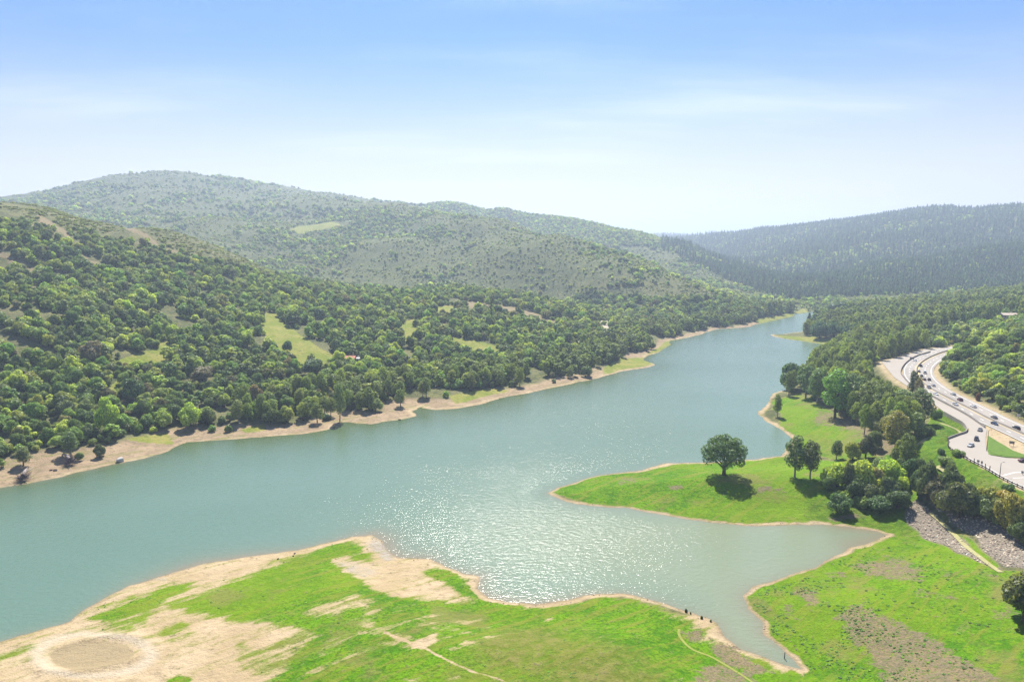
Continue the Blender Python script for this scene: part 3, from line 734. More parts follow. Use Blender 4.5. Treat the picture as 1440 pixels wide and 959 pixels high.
def scatter_tree(collection):
    ng = bpy.data.node_groups.new('scatter', 'GeometryNodeTree')
    ng.interface.new_socket('Geometry', in_out='INPUT', socket_type='NodeSocketGeometry')
    ng.interface.new_socket('Geometry', in_out='OUTPUT', socket_type='NodeSocketGeometry')
    N, L_ = ng.nodes, ng.links
    gi, go = N.new('NodeGroupInput'), N.new('NodeGroupOutput')
    ci = N.new('GeometryNodeCollectionInfo'); ci.inputs['Collection'].default_value = collection
    ci.inputs['Separate Children'].default_value = True; ci.inputs['Reset Children'].default_value = True
    ip = N.new('GeometryNodeInstanceOnPoints'); ip.inputs['Pick Instance'].default_value = True
    def na(n, t):
        a = N.new('GeometryNodeInputNamedAttribute'); a.data_type = t; a.inputs['Name'].default_value = n; return a.outputs['Attribute']
    L_.new(gi.outputs[0], ip.inputs['Points']); L_.new(ci.outputs[0], ip.inputs['Instance'])
    L_.new(na('var', 'INT'), ip.inputs['Instance Index']); L_.new(na('scl', 'FLOAT_VECTOR'), ip.inputs['Scale']); L_.new(na('rot', 'FLOAT_VECTOR'), ip.inputs['Rotation'])
    L_.new(ip.outputs[0], go.inputs[0])
    return ng
SCATTER = scatter_tree(LIB)
def scatter(name, P, scl, var, tint, label, cat, ng=None, tilt=0.0):
    me = bpy.data.meshes.new(name); me.vertices.add(len(P)); me.vertices.foreach_set('co', np.ascontiguousarray(P, np.float32).ravel())
    n = len(P); rot = np.stack([tilt * rng.normal(size=n), tilt * rng.normal(size=n), rng.random(n) * 6.283], 1)
    attr(me, 'scl', scl, 'FLOAT_VECTOR'); attr(me, 'rot', rot, 'FLOAT_VECTOR'); attr(me, 'var', var, 'INT')
    attr(me, 'tint', np.concatenate([tint, np.ones((n, 1))], 1), 'FLOAT_COLOR')
    o = link(bpy.data.objects.new(name, me)); md = o.modifiers.new('scatter', 'NODES'); md.node_group = ng or SCATTER
    tag(o, label, cat, kind='stuff'); return o

# ------------------------------------------------------------------ where the woods stand
horizon = np.minimum.accumulate(np.where(RR > 105, GV.reshape(NR, NA), 5000), axis=0)
def seen(x, y, z, slack=0.0):
    """does a point at height z clear everything nearer on its own bearing"""
    hmin = _bil(horizon, x, y); u, v = project(x, y, z)
    return v < hmin + slack
def jgrid(y0, y1, sp, az=46):
    X0 = math.tan(R(az)) * y1
    xs = np.arange(-X0, X0, sp); ys = np.arange(y0, y1, sp)
    x, y = np.meshgrid(xs, ys); x = x.ravel(); y = y.ravel()
    k = np.abs(x) < np.tan(R(az)) * y + 40; x, y = x[k], y[k]
    return x + sp * .8 * (rng.random(len(x)) - .5), y + sp * .8 * (rng.random(len(x)) - .5)
PAL = np.array([(.030,.048,.018),(.050,.080,.024),(.070,.090,.030),(.100,.130,.030),(.054,.055,.036),(.050,.066,.040),(.16,.20,.035)])
def pick_tint(x, y, probs, seed=0, jitter=.20):
    n = len(x); base = fbm(x, y, 60, 3, 200 + seed) - .5
    q = np.clip(rng.random(n) + base * .7, 0, .9999); cum = np.cumsum(np.array(probs) / sum(probs))
    t = PAL[np.searchsorted(cum, q)]
    return np.minimum(t * np.exp(jitter * np.clip(rng.normal(size=(n, 1)), -2, 1.6)) * np.exp(.05 * rng.normal(size=(n, 3))), np.array((.125, .155, .05)))
no_wood = full(np.clip(west + east + pen + mead + slope + riprap + pm([(1046,836),(1260,740),(1500,780),(1700,1100),(1100,1000)],2) + pm([(1100,612),(1150,628),(1262,652),(1262,672),(1100,668)],3) + pm([(1384,600),(1450,608),(1560,650),(1560,672),(1385,642)],3), 0, 1))
HOUSES = [(1166,459,14,9,5.5,2,(.55,.50,.45),(.68,.66,.63),'house with a bright white roof behind the spit trees'),
 (1186,452,18,10,6.5,3,(.42,.26,.19),(.40,.17,.11),'reddish brown house behind the white roof'),
 (1281,452,30,10,6,2.2,(.33,.22,.16),(.44,.35,.28),'long low brown house in the valley woods'),
 (1329,428,44,12,7,1.5,(.55,.52,.50),(.62,.60,.57),'long pale roofed building in the upper valley'),
 (1364,426,14,10,7,3,(.52,.49,.45),(.50,.45,.40),'small pale house beyond the long pale roofed building'),
 (1417,445,16,9,5,2,(.50,.42,.34),(.52,.43,.34),'tan house on the wooded rise near the picture edge'),
 (1269,419,12,9,6,2,(.52,.40,.35),(.50,.36,.30),'pinkish house at the foot of the forested ridge'),
 (493,504,8,6,3,1.8,(.34,.20,.15),(.52,.20,.13),'small red roofed hut below the hillside meadow'),
 (501,503.5,6,4,2.4,.8,(.66,.64,.60),(.66,.64,.60),'tiny white shed beside the red roofed hut')]
HOUSE_XY = [hit(a[0], a[1] + 4)[:2] for a in HOUSES]
TRACKS = [hit(a, b)[:2] for a, b in ((858,447),(850,453),(851,461),(857,471),(798,485),(815,480))]
def clear_of_houses(x, y):
    ok = np.ones(len(x), bool)
    for (hx0, hy0), a in zip(HOUSE_XY, HOUSES):
        L_ = math.hypot(hx0, hy0); ux, uy = hx0 / L_, hy0 / L_
        al = (x - hx0) * ux + (y - hy0) * uy; ac = (x - hx0) * uy - (y - hy0) * ux
        ok &= ~((np.abs(ac) < a[2] * .5 + 2.5) & (al < a[3] * .5 + 4) & (al > (-45 - a[3] if a[2] > 9 else -16)))
    for (tx, ty) in TRACKS:
        L_ = math.hypot(tx, ty); ux, uy = tx / L_, ty / L_
        al = (x - tx) * ux + (y - ty) * uy; ac = (x - tx) * uy - (y - ty) * ux
        ok &= ~((np.abs(ac) < 7) & (al < 9) & (al > -24))
    return ok
def masks(x, y):
    return dict(s=shore(x, y), rd=roadd(x, y), nw=_bil(no_wood.reshape(NR, NA), x, y), md=_bil(MEAD.reshape(NR, NA), x, y), sc=_bil(SCAR.reshape(NR, NA), x, y), bk=_bil(BANK.reshape(NR, NA), x, y), fm=_bil(FMEAD.reshape(NR, NA), x, y))
def base_ok(x, y, z, k):
    return (k['s'] > 4) & (k['rd'] > 5.5) & (k['nw'] < .08) & ((k['bk'] < .35) | ((k['s'] > 9) & (rng.random(len(x)) < .10))) & (k['fm'] < .4)

# --- near woods: the slope across the lake, the grove, the hillside above the highway, the valley
x, y = jgrid(300, 1130, 5.3); z = ground(x, y); k = masks(x, y); u, v = project(x, y, z)
west_side = (y > 320) & (x < .375 * y)
ridge = sstep(.72, 1.02, z / np.interp(u, [-200, 0, 200, 300, 400, 500, 640, 760, 900], [165, 160, 132, 108, 78, 62, 60, 45, 34])) * west_side
gap = fbm(x, y, 38, 3, 300)
ok = base_ok(x, y, z, k) & (k['md'] < .35 + .6 * (rng.random(len(x)) < .18)) & (k['sc'] < .35)
ok &= ~((ridge > .5) & (gap > .66)) & ~((~west_side) & (rng.random(len(x)) < .12))
ok &= ~((u > 1060) & (u < 1132) & (v > 455) & (v < 484))
ok &= clear_of_houses(x, y) & ~(west_side & (fbm(x, y, 24, 3, 411) > .66))
ok &= ~((z < 6) & (k['s'] < 9)) & (np.abs(u - 720) < 1000)
x, y, z, u, v, ridge, west_side = [a[ok] for a in (x, y, z, u, v, ridge, west_side)]; s = shore(x, y)
n = len(x)
rad_ = (2.3 + 4.0 * rng.random(n) ** 1.9) * (1 - .62 * ridge); hf = .85 + .35 * rng.random(n)
var = rng.choice(IDX['near_broadleaf'], n)
tall = (west_side & (s < 62) & (u > 330) & (rng.random(n) < .55)) | (~west_side & (u < 1320) & (y < 720) & (rng.random(n) < .75)) | (~west_side & (y > 700) & (rng.random(n) < .45))
tall &= ~((u > 1300) & (y < 700))
mixt = west_side & ~tall & (rng.random(n) < .10); var[mixt] = rng.choice(IDX['near_tall'], mixt.sum()); hf[mixt] *= .62
var[tall] = rng.choice(IDX['near_tall'], tall.sum()); rad_[tall] = 3.2 + 1.8 * rng.random(tall.sum()); hf[tall] = np.where(west_side[tall], .85, 1.22) * (.9 + .3 * rng.random(tall.sum()))
low = ridge > .6; var[low] = rng.choice(IDX['near_scrub'], low.sum()); hf[low] = .9
tint = pick_tint(x, y, [28, 27, 20, 13, 4, 8, 0], 1)
east_t = pick_tint(x, y, [26, 26, 20, 14, 3, 6, 5], 2); tint[~west_side] = east_t[~west_side]
tint[tall] = tint[tall] * .45 + np.array((.052, .068, .030)) * .55
tint[low] = tint[low] * .5 + np.array((.085, .092, .045)) * .5
scl = np.stack([rad_, rad_ * (.9 + .2 * rng.random(n)), rad_ * hf], 1)
H_top = np.where(tall, 3.4, 1.65) * scl[:, 2]; H_top[low] = .9 * scl[low, 2]
_vt = project(x, y, z + H_top)[1]
vis = seen(x, y, z + H_top * 1.05, 3) & ~((~west_side) & (u > 1222) & (u < 1320) & (v > 512) & (v < 640) & (_vt < 526 + (u - 1235) * .62))
x, y, z, u, v, var, scl, tint, tall, low, west_side, H_top, s, ridge = [a[vis] for a in (x, y, z, u, v, var, scl, tint, tall, low, west_side, H_top, s, ridge)]
NEAR = dict(x=x, y=y, z=z, u=u, v=v, var=var, scl=scl, tint=tint, tall=tall, low=low, west=west_side, H=H_top, s=s)
print('near', len(x))

# --- far woods
PX, PS, PV, PT = [], [], [], []
for y0, y1, sp in ((1130, 1900, 6.4), (1900, 3500, 12.5), (3500, 7000, 34)):
    x, y = jgrid(y0, y1, sp, 42); z = ground(x, y); k = masks(x, y); u, v = project(x, y, z)
    ok = (k['s'] > 5) & (k['bk'] < .4) & (k['md'] < .4) & (k['fm'] < .5)
    ok &= seen(x, y, z + 14, 2) & (np.abs(u - 720) < 860)
    x, y, z, u, v = [a[ok] for a in (x, y, z, u, v)]
    con = ((u > 900) & (y > 1330) & (u > 1105 - (y - 1330) * .25)) | ((y > 2050) & (u > 600) & (v < 330 + (u - 600) * .18))
    cw = fbm(x, y, 220, 3, 333)
    conif = con & (rng.random(len(x)) < np.where(cw > .56, .45, .85) * np.where(u < 930, .0, 1))
    rav = .62 - .9 * (gully(x, y) - .62) + 1.0 * (fbm(x, y, 60, 3, 345) - .5)
    chap = ~con & (y > 1130)
    clm = fbm(x, y, 34, 3, 377)
    drop = chap & (rng.random(len(x)) < np.where(clm < .47, .72, .06) * sstep(.30, .62, rav + .15))
    kx = ~drop; x, y, z, u, v, con, conif, rav, chap = [a[kx] for a in (x, y, z, u, v, con, conif, rav, chap)]
    n = len(x)
    f = sp / 8.6
    rr_ = np.where(chap, (1.2 + 3.9 * rng.random(n) ** 2.4) * np.where(rav < .45, 1.35, .8), 3.6 + 2 * rng.random(n)) * min(f, 1.7) ** .5
    var = rng.choice(IDX['far_broadleaf'], n); sh = chap & (rav > .50) & (rng.random(n) < .7); var[sh] = rng.choice(IDX['scrub'], sh.sum())
    hf = .85 + .3 * rng.random(n)
    var[conif] = rng.choice(IDX['conifer'], conif.sum()); rr_[conif] = (3.0 + 1.6 * rng.random(conif.sum())) * min(f, 1.7) ** .4; hf[conif] = .58 + .42 * rng.random(conif.sum())
    t = pick_tint(x, y, [16, 22, 24, 10, 8, 14, 0], 5); t[sh] = t[sh] * .45 + np.array((.075, .080, .036)) * .55
    tc_ = np.array((.026, .043, .024)) * np.exp(.3 * rng.normal(size=(n, 1))); t[~conif] *= 1.22; t[conif] = tc_[conif]
    PX.append(np.stack([x, y, z - .2], 1)); PS.append(np.stack([rr_, rr_, rr_ * hf], 1)); PV.append(var); PT.append(t)
P, S_, V_, T_ = np.vstack(PX), np.vstack(PS), np.concatenate(PV), np.vstack(PT)
print('far', len(P))
side_r = P[:, 0] > .2 * P[:, 1]
scatter('hill_woodland', P[~side_r], S_[~side_r], V_[~side_r], T_[~side_r], 'hazy scrub and woodland covering the high rounded hills beyond the lake', 'woodland')
scatter('conifer_forest', P[side_r], S_[side_r], V_[side_r], T_[side_r], 'dark conifer forest covering the hazy ridge past the lake head', 'forest')

# ------------------------------------------------------------------ counted trees
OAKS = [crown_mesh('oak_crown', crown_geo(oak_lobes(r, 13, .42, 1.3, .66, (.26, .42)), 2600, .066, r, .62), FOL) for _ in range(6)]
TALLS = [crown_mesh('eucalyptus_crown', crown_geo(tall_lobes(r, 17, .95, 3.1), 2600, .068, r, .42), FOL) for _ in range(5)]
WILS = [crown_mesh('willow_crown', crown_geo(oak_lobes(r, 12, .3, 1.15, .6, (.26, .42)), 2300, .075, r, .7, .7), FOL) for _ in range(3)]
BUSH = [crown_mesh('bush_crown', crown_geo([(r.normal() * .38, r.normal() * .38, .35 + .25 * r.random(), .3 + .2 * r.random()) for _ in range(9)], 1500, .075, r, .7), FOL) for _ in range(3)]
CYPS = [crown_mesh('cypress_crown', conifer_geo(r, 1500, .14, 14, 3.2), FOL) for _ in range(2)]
OTR = [trunk_mesh('oak_trunk', r, 1.3, .07, 5, BARK, .5, .3) for _ in range(3)]
TTR = [trunk_mesh('eucalyptus_trunk', r, 3.1, .062, 5, PALE_BARK if i != 1 else BARK, .5, .42) for i in range(3)]
BTR = [trunk_mesh('bush_stems', r, .6, .05, 4, BARK, .35, .3)]
def lone_lobes(r):
    L = []
    for i in range(26):
        a = i * 2.4 + r.random() * .5; t = (i + .5) / 26
        ph = math.acos(1 - 1.45 * t); rr_ = .70 + .10 * r.random()
        L.append((rr_ * math.sin(ph) * math.cos(a), rr_ * math.sin(ph) * math.sin(a), 1.02 + .72 * math.cos(ph), .19 + .10 * r.random()))
    for i in range(6):
        a = i * 1.05; L.append((.3 * math.cos(a), .3 * math.sin(a), .95 + .3 * r.random(), .26))
    return L
HERO = crown_mesh('oak_crown', crown_geo(lone_lobes(r), 8500, .036, r, .30), FOL); HTR = trunk_mesh('oak_trunk', r, 1.45, .075, 7, BARK, .62, .30)
CROWNS = {'oak_tree': (OAKS, OTR), 'eucalyptus_tree': (TALLS, TTR), 'willow_tree': (WILS, OTR), 'bush': (BUSH, BTR), 'cypress_tree': (CYPS, BTR), 'hero': ([HERO], [HTR])}
UNIT_H = {'oak_tree': 1.62, 'eucalyptus_tree': 3.4, 'willow_tree': 1.5, 'bush': .95, 'cypress_tree': 3.2, 'hero': 2.0}
CATS = {'oak_tree': 'tree', 'eucalyptus_tree': 'tree', 'willow_tree': 'tree', 'bush': 'bush', 'cypress_tree': 'tree', 'hero': 'tree'}
PROTO = {}
def tree(kind, x, y, z, rx, h, tint, label, group=None):
    """one tree: an Empty at the foot of the trunk carrying its crown and its trunk"""
    name = 'oak_tree' if kind == 'hero' else kind
    cr, tr = CROWNS[kind]; i = random.randrange(len(cr)); j = random.randrange(len(tr))
    key = (kind, i, j)
    if key not in PROTO:
        e = empty(name, (0, 0, 0))
        c = link(bpy.data.objects.new('crown', cr[i]), e); link(bpy.data.objects.new('trunk' if kind != 'bush' else 'stem', tr[j]), e)
        PROTO[key] = e; t = e
    else:
        t = copy_tree(PROTO[key])
    t.location = (x, y, z - .15); t.rotation_euler = (0, 0, random.random() * 6.283 if kind != 'hero' else .6); t.scale = (rx, rx * random.uniform(.92, 1.08), h / UNIT_H[kind])
    for ch in t.children:
        if ch.name.startswith('crown'): ch.color = (*[float(q) for q in tint], 1)
    if 'group' in t: del t['group']
    tag(t, label, CATS[kind], group)
    return t
DK, MG, OL, YG, BR, GG, YY = [tuple(p) for p in PAL]
RB = (.10, .072, .032)
def px_tree(kind, u, v, top, wpx, tint, label, group=None):
    x, y, z = hit(u, v)
    f = y * CP - (z - CAMZ) * SP
    h = (v - top) * f / FPX * 1.04; rx = wpx * .5 * f / FPX * 1.05
    HEROES.append((x, y, rx)); return tree(kind, x, y, z, rx, h, (tint[0] * .80, tint[1] * .92, tint[2] * 1.15), label, group)
HEROES = []
px_tree('hero', 1018, 668, 611, 58, (.034,.052,.022), 'big lone dark oak standing on the bright green grassy peninsula')
for a in [
 ('eucalyptus_tree',1117.5,671,613,34,(.042,.058,.032),'airy grey green tree with several leaning stems at the peninsula thicket edge'),
 ('eucalyptus_tree',1139,673,619,30,(.040,.046,.028),'dark bare legged tree beside the airy one on the peninsula'),
 ('eucalyptus_tree',1176,646,619,17,(.022,.036,.018),'small narrow dark tree behind the peninsula willows'),
 ('oak_tree',1199,646,619,26,(.105,.105,.028),'olive yellow round tree behind the peninsula willows'),
 ('oak_tree',1217,643,612,25,(.035,.036,.022),'dark brownish tree next to the olive one behind the willows'),
 ('bush',1160,678,662,22,(.15,.17,.03),'yellow green bush beside the dark bare legged tree'),
 ('willow_tree',1177,684,645,40,(.13,.15,.034),'yellow green willow at the lake end of the peninsula thicket'),
 ('oak_tree',1191,690,648,24,(.045,.050,.028),'dark narrow tree wedged between two yellow green willows'),
 ('willow_tree',1212,688,641,42,(.135,.148,.04),'large pale yellow green willow in the middle of the thicket'),
 ('willow_tree',1229,687,652,30,(.10,.088,.045),'brownish fading willow in the middle of the thicket'),
 ('willow_tree',1251,680,641,42,(.125,.155,.035),'yellow green willow at the highway end of the thicket'),
 ('bush',1241,694,675,19,(.17,.17,.03),'bright yellow bush glowing in front of the dark thicket'),
 ('oak_tree',1181,719,692,36,(.036,.058,.024),'low dark green tree standing apart on the peninsula grass'),
 ('oak_tree',1236,717,694,38,(.030,.050,.020),'low dark spreading tree at the shaded front of the thicket'),
 ('oak_tree',1262,714,688,36,(.032,.046,.022),'dark tree at the corner between thicket and riprap'),
 ('bush',1272,690,673,18,(.16,.18,.034),'yellow green bush tucked among dark trees above the riprap'),
 ('oak_tree',1281,678,642,32,(.024,.042,.016),'deep dark green round tree behind the thicket'),
 ('oak_tree',1304,702,646,34,(.046,.055,.032),'grey green tree at the top of the riprap row'),
 ('oak_tree',1319,711,668,42,(.046,.042,.026),'brownish dark tree second in the riprap row'),
 ('oak_tree',1347,728,676,52,(.048,.050,.028),'broad dark olive tree in the middle of the riprap row'),
 ('oak_tree',1368,729,690,26,(.028,.036,.020),'narrow very dark tree in the riprap row'),
 ('oak_tree',1390,735,702,38,(.044,.056,.026),'dark green tree over the second riprap patch'),
 ('oak_tree',1410,744,699,36,(.090,.080,.026),'olive orange tree over the second riprap patch'),
 ('oak_tree',1428,752,692,42,(.098,.084,.028),'large orange tinged tree near the end of the riprap row'),
 ('oak_tree',1442,744,708,30,(.085,.060,.024),'rusty brown tree at the picture edge above the riprap'),
 ('oak_tree',1434,764,730,34,(.034,.046,.020),'low dark tree below the orange tinged trees'),
 ('oak_tree',1441,872,797,84,(.046,.048,.022),'big brownish oak at the edge of the green meadow near the riprap'),
 ('oak_tree',1114,547,508,36,(.034,.056,.030),'dark round tree on the water side tip of the grove'),
 ('eucalyptus_tree',1133,560,513,31,(.042,.062,.030),'tall tree on the water edge of the grove next to the tip'),
 ('eucalyptus_tree',1149,567,519,32,(.046,.066,.030),'tall dark tree over the shaded bank of the grove'),
 ('eucalyptus_tree',1174,587,521,45,(.058,.098,.026),'big bright green tree at the front of the grove'),
 ('eucalyptus_tree',1199,586,524,38,(.048,.066,.034),'tall grey green tree at the front of the grove'),
 ('eucalyptus_tree',1222,591,535,38,(.064,.072,.032),'tall olive tree at the front of the grove'),
 ('eucalyptus_tree',1240,595,540,36,(.052,.062,.032),'tall dusky tree near the road end of the grove front'),
 ('eucalyptus_tree',1259,637,577,40,(.084,.074,.028),'olive brown tall tree standing in front of the grove'),
 ('oak_tree',1246,612,582,30,(.062,.060,.030),'brownish tree just behind the tall olive brown one'),
 ('oak_tree',1273,641,608,28,(.034,.046,.022),'low dark tree at the foot of the tall olive brown one'),
 ('eucalyptus_tree',1286,616,579,34,(.060,.076,.036),'grey green tree beside the winding path below the road wall'),
 ('eucalyptus_tree',1295,596,547,34,(.050,.062,.036),'tall tree at the road corner of the grove'),
 ('eucalyptus_tree',1272,588,547,36,(.054,.070,.034),'tall tree in the middle of the grove near the road'),
 ('eucalyptus_tree',1283,562,520,15,(.034,.042,.030),'thin sparse tree rising in front of the highway'),
 ('eucalyptus_tree',1291,566,531,14,(.066,.056,.036),'thin brownish tree rising in front of the highway'),
 ('bush',1314,589,577,16,(.05,.075,.028),'dark round bush at the foot of the road wall'),
 ('bush',1307,612,600,12,(.05,.066,.03),'small dark bush by the winding path'),
 ('bush',1345,641,632,16,(.06,.085,.022),'dark bush against the guard rail bend'),
 ('bush',1331,652,643,22,(.065,.085,.03),'grey green bush on the slope under the guard rail'),
 ('bush',1325,640,631,12,(.03,.05,.02),'small dark bush on the grassy slope by the guard rail'),
 ('bush',1394,702,686,28,(.10,.10,.03),'olive bush on the slope above the riprap row'),
 ('bush',1419,690,681,16,(.04,.065,.02),'dark bush on the slope close to the guard rail end'),
 ('bush',1412,702,690,26,(.13,.10,.03),'orange brown bush on the slope near the guard rail end'),
 ('bush',1375.5,563,553,6,(.07,.035,.03),'small reddish bush on the bare highway verge'),
 ('cypress_tree',1137,467,441,15,(.030,.045,.030),'tall dark cypress on the end of the far spit'),
 ('cypress_tree',1144,462,443,6,(.030,.045,.030),'slender cypress close behind the tall dark one on the spit'),
 ('oak_tree',1153,476,449,28,(.030,.048,.030),'broad dark tree beside the cypress on the far spit'),
 ('oak_tree',1173,474,452,22,(.036,.058,.030),'dark tree between the white roof and the spit meadow'),
 ('oak_tree',1190,476,455,20,(.034,.052,.030),'dark tree in front of the red roof'),
 ('cypress_tree',1215,480,456,16,(.026,.040,.028),'dark conical tree along the spit meadow'),
 ('oak_tree',1178,448,424,40,(.034,.046,.032),'broad dusky tree crown behind the red roof'),
 ('oak_tree',1222,447,424,30,(.034,.046,.030),'dusky tree crown further along behind the red roof'),
 ('cypress_tree',1240,462,445,11,(.020,.034,.026),'small dark conical tree between the red roof and the long brown building'),
 ('oak_tree',1336,706,652,40,(.042,.052,.026),'dark tree behind the brownish second tree of the riprap row'),
 ('oak_tree',1360,714,674,30,(.05,.058,.026),'dusky green tree behind the narrow very dark one in the riprap row'),
 ('oak_tree',1378,724,692,26,(.036,.048,.022),'dark tree filling the riprap row beside the narrow very dark one'),
 ('oak_tree',1402,728,698,30,(.06,.066,.026),'olive tree behind the second riprap patch'),
 ('oak_tree',1290,696,655,28,(.034,.048,.022),'dark tree joining the thicket to the riprap row'),
 ('oak_tree',1292,676,640,26,(.04,.054,.024),'dark green tree at the back where thicket meets riprap row'),
 ('oak_tree',1164,690,668,22,(.05,.07,.025),'small green tree low at the lake end of the thicket'),
 ('oak_tree',1203,700,672,30,(.034,.048,.022),'dark leafy tree under the large pale willow'),
 ('oak_tree',1222,704,676,28,(.050,.056,.030),'dusky tree under the brownish willow'),
 ('oak_tree',1250,702,668,30,(.040,.052,.026),'dark tree under the highway end willow'),
 ('bush',1190,702,690,22,(.09,.11,.03),'olive bush at the front foot of the thicket'),
 ('bush',1214,712,699,24,(.075,.095,.03),'green bush in the dark front of the thicket'),
 ('oak_tree',1238,668,640,30,(.05,.062,.028),'green tree filling the back of the thicket'),
 ('oak_tree',1268,672,645,28,(.036,.05,.022),'dark tree filling the back corner of the thicket'),
 ('oak_tree',1268,655,618,32,(.07,.075,.03),'olive tree between the thicket and the tall olive brown one'),
 ('oak_tree',1229,632,604,24,(.05,.06,.03),'dusky green tree over the bare pinkish ground'),
]: px_tree(*a)
for a in [('eucalyptus_tree',33+0,655,628,24,(.05,.058,.03),'tall thin tree over the fallen trunk on the beach'),('eucalyptus_tree',100,640,606,24,(.045,.062,.03),'leaning tree over the toppled root ball on the beach'),
 ('oak_tree',152,606,556,32,(.12,.15,.03),'bright yellow green tree in the dark woods above the orange beach'),('oak_tree',268,600,566,34,(.12,.148,.03),'yellow green tree behind the shaded bank'),
 ('oak_tree',130,512,478,36,(.062,.050,.042),'purple brown rounded tree on the slope over the small clearings'),('oak_tree',286,536,515,36,(.066,.055,.046),'greyish purple tree below the small clearings'),
 ('oak_tree',358,570,540,30,(.085,.060,.044),'reddish brown tree in the woods over the shaded bank'),('oak_tree',404,495,478,15,(.028,.045,.02),'single dark oak alone on the pale hillside meadow'),
 ('oak_tree',187,563,530,32,(.030,.046,.02),'dark round oak below the narrow clearing'),('eucalyptus_tree',478,592,540,20,(.06,.075,.035),'pale trunked tree above the eroded bank'),
 ('oak_tree',440,528,505,34,(.028,.042,.02),'dark spreading oak below the hillside meadow')]: px_tree(*a)
def pine(u, v, top, label):
    x, y, z = hit(u, v); f = y * CP - (z - CAMZ) * SP; h = (v - top) * f / FPX
    e = empty('pine_tree', (x, y, z))
    Vt, Ft = tube([(0,0,-1),(0,0,h*.5),(0.3,0,h)], [.55,.42,.1]); link(bpy.data.objects.new('trunk', new_mesh('pine_trunk', Vt, Ft, [BARK], True)), e)
    lb = [((r.random()-.5)*h*.12, (r.random()-.5)*h*.12, h*(.5+.5*t), h*(.10-.05*t)) for t in np.linspace(0, 1, 9)]
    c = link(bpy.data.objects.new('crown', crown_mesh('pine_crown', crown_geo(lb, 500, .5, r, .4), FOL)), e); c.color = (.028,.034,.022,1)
    tag(e, label, 'tree'); HEROES.append((x, y, 2))
pine(691, 452, 416, 'tall thin pine with a bare trunk standing over the wooded slope')

# remaining counted trees: the ones that show largest
N_ = NEAR
hx_a = np.array(HEROES)
dmin = np.sqrt(((N_['x'][:, None] - hx_a[None, :, 0]) ** 2 + (N_['y'][:, None] - hx_a[None, :, 1]) ** 2)) - hx_a[None, :, 2] * .8
free = dmin.min(1) > 2.2
inside = (N_['u'] > -12) & (N_['u'] < 1452) & seen(N_['x'], N_['y'], N_['z'] + N_['H'] * .75)
app = N_['H'] * N_['scl'][:, 0] / N_['y'] ** 2
cand = free & inside & ~N_['low']
# a crown mostly covered by nearer crowns is left to the mass
uu_, vt_, vb_ = N_['u'], project(N_['x'], N_['y'], N_['z'] + N_['H'])[1], N_['v']
order = np.argsort(N_['y']); cov = np.zeros(len(uu_), bool); top_line = np.full(1600, 2000.0)
for i in order:
    w = max(1, int(N_['scl'][i, 0] * 960 / N_['y'][i])); a = int(uu_[i]) + 60
    if a - w < 0 or a + w >= 1600: continue
    seg = top_line[a - w:a + w + 1]
    cov[i] = np.mean(seg < vt_[i] + 3.5) > .6
    top_line[a - w // 2:a + w // 2 + 1] = np.minimum(top_line[a - w // 2:a + w // 2 + 1], vt_[i] + 2)
cand &= ~cov
def choose(mask, n):
    ids = np.where(mask & cand)[0]; return ids[np.argsort(-app[ids])][:n]
sel_o = choose(~N_['tall'], 225); sel_t = choose(N_['tall'], 225)
chosen = np.zeros(len(uu_), bool); chosen[sel_o] = True; chosen[sel_t] = True
def tint_word(t):
    d = ((np.log(PAL[:6]) - np.log(np.clip(t, 1e-3, 1))) ** 2).sum(1); return ('dark green', 'mid green', 'olive', 'yellow green', 'brownish', 'grey green')[int(d.argmin())]
def zone(i):
    x_, y_, u_, v_ = N_['x'][i], N_['y'][i], N_['u'][i], N_['v'][i]
    if N_['west'][i]:
        if N_['s'][i] < 48: return ('edging the beach across the lake' if u_ < 400 else 'above the eroded bank across the lake' if u_ < 640 else 'along the far bare shore past the bank')
        return ('on the wooded slope under the scrubby ridge' if u_ < 350 else 'on the wooded slope near the hillside meadows')
    if u_ > 1290 and y_ < 720: return 'on the hillside above the highway'
    if y_ < 720: return 'inside the grove between lake and highway'
    return 'in the valley woods around the houses'
MARKS = [(1174,587,'the bright green grove tree'),(1114,547,'the dark tip of the grove'),(1259,637,'the tall olive brown tree'),(1283,562,'the thin tree before the highway'),(1222,591,'the olive tree fronting the grove'),
 (1149,567,'the shaded grove bank'),(1262,507,'the sandy highway pullout'),(1432,589,'the white verge sign'),(1375,563,'the small reddish verge bush'),(1341,555,'the silver car by the hill verge'),(1186,452,'the reddish brown house'),
 (1166,459,'the bright white roof'),(1137,467,'the tall cypress on the spit'),(1281,452,'the long brown building'),(1417,445,'the tan house'),(1291,566,'the thin brownish tree before the highway'),(1314,589,'the dark bush under the road wall'),
 (33,676,'the low fallen tree'),(99,654,'the larger fallen tree'),(170,648,'the pale grey boulder'),(152,606,'the bright yellow green tree'),(268,600,'the yellow green bank tree'),(130,512,'the purple brown tree'),(286,536,'the greyish purple tree'),
 (358,570,'the reddish brown tree'),(404,495,'the lone meadow oak'),(478,592,'the pale trunked tree'),(494,504,'the red roofed hut'),(200,502,'the small hillside clearing'),(560,590,'the eroded bank tip'),(672,490,'the long pale clearing'),
 (700,560,'the bare shore past the bank'),(850,524,'the green shore spit'),(854,458,'the pale dirt track'),(691,452,'the tall thin pine'),(440,528,'the dark spreading oak'),(187,563,'the dark round oak'),(575,465,'the little upper clearing')]
MK = np.array([hit(a, b)[:2] for a, b, _ in MARKS])
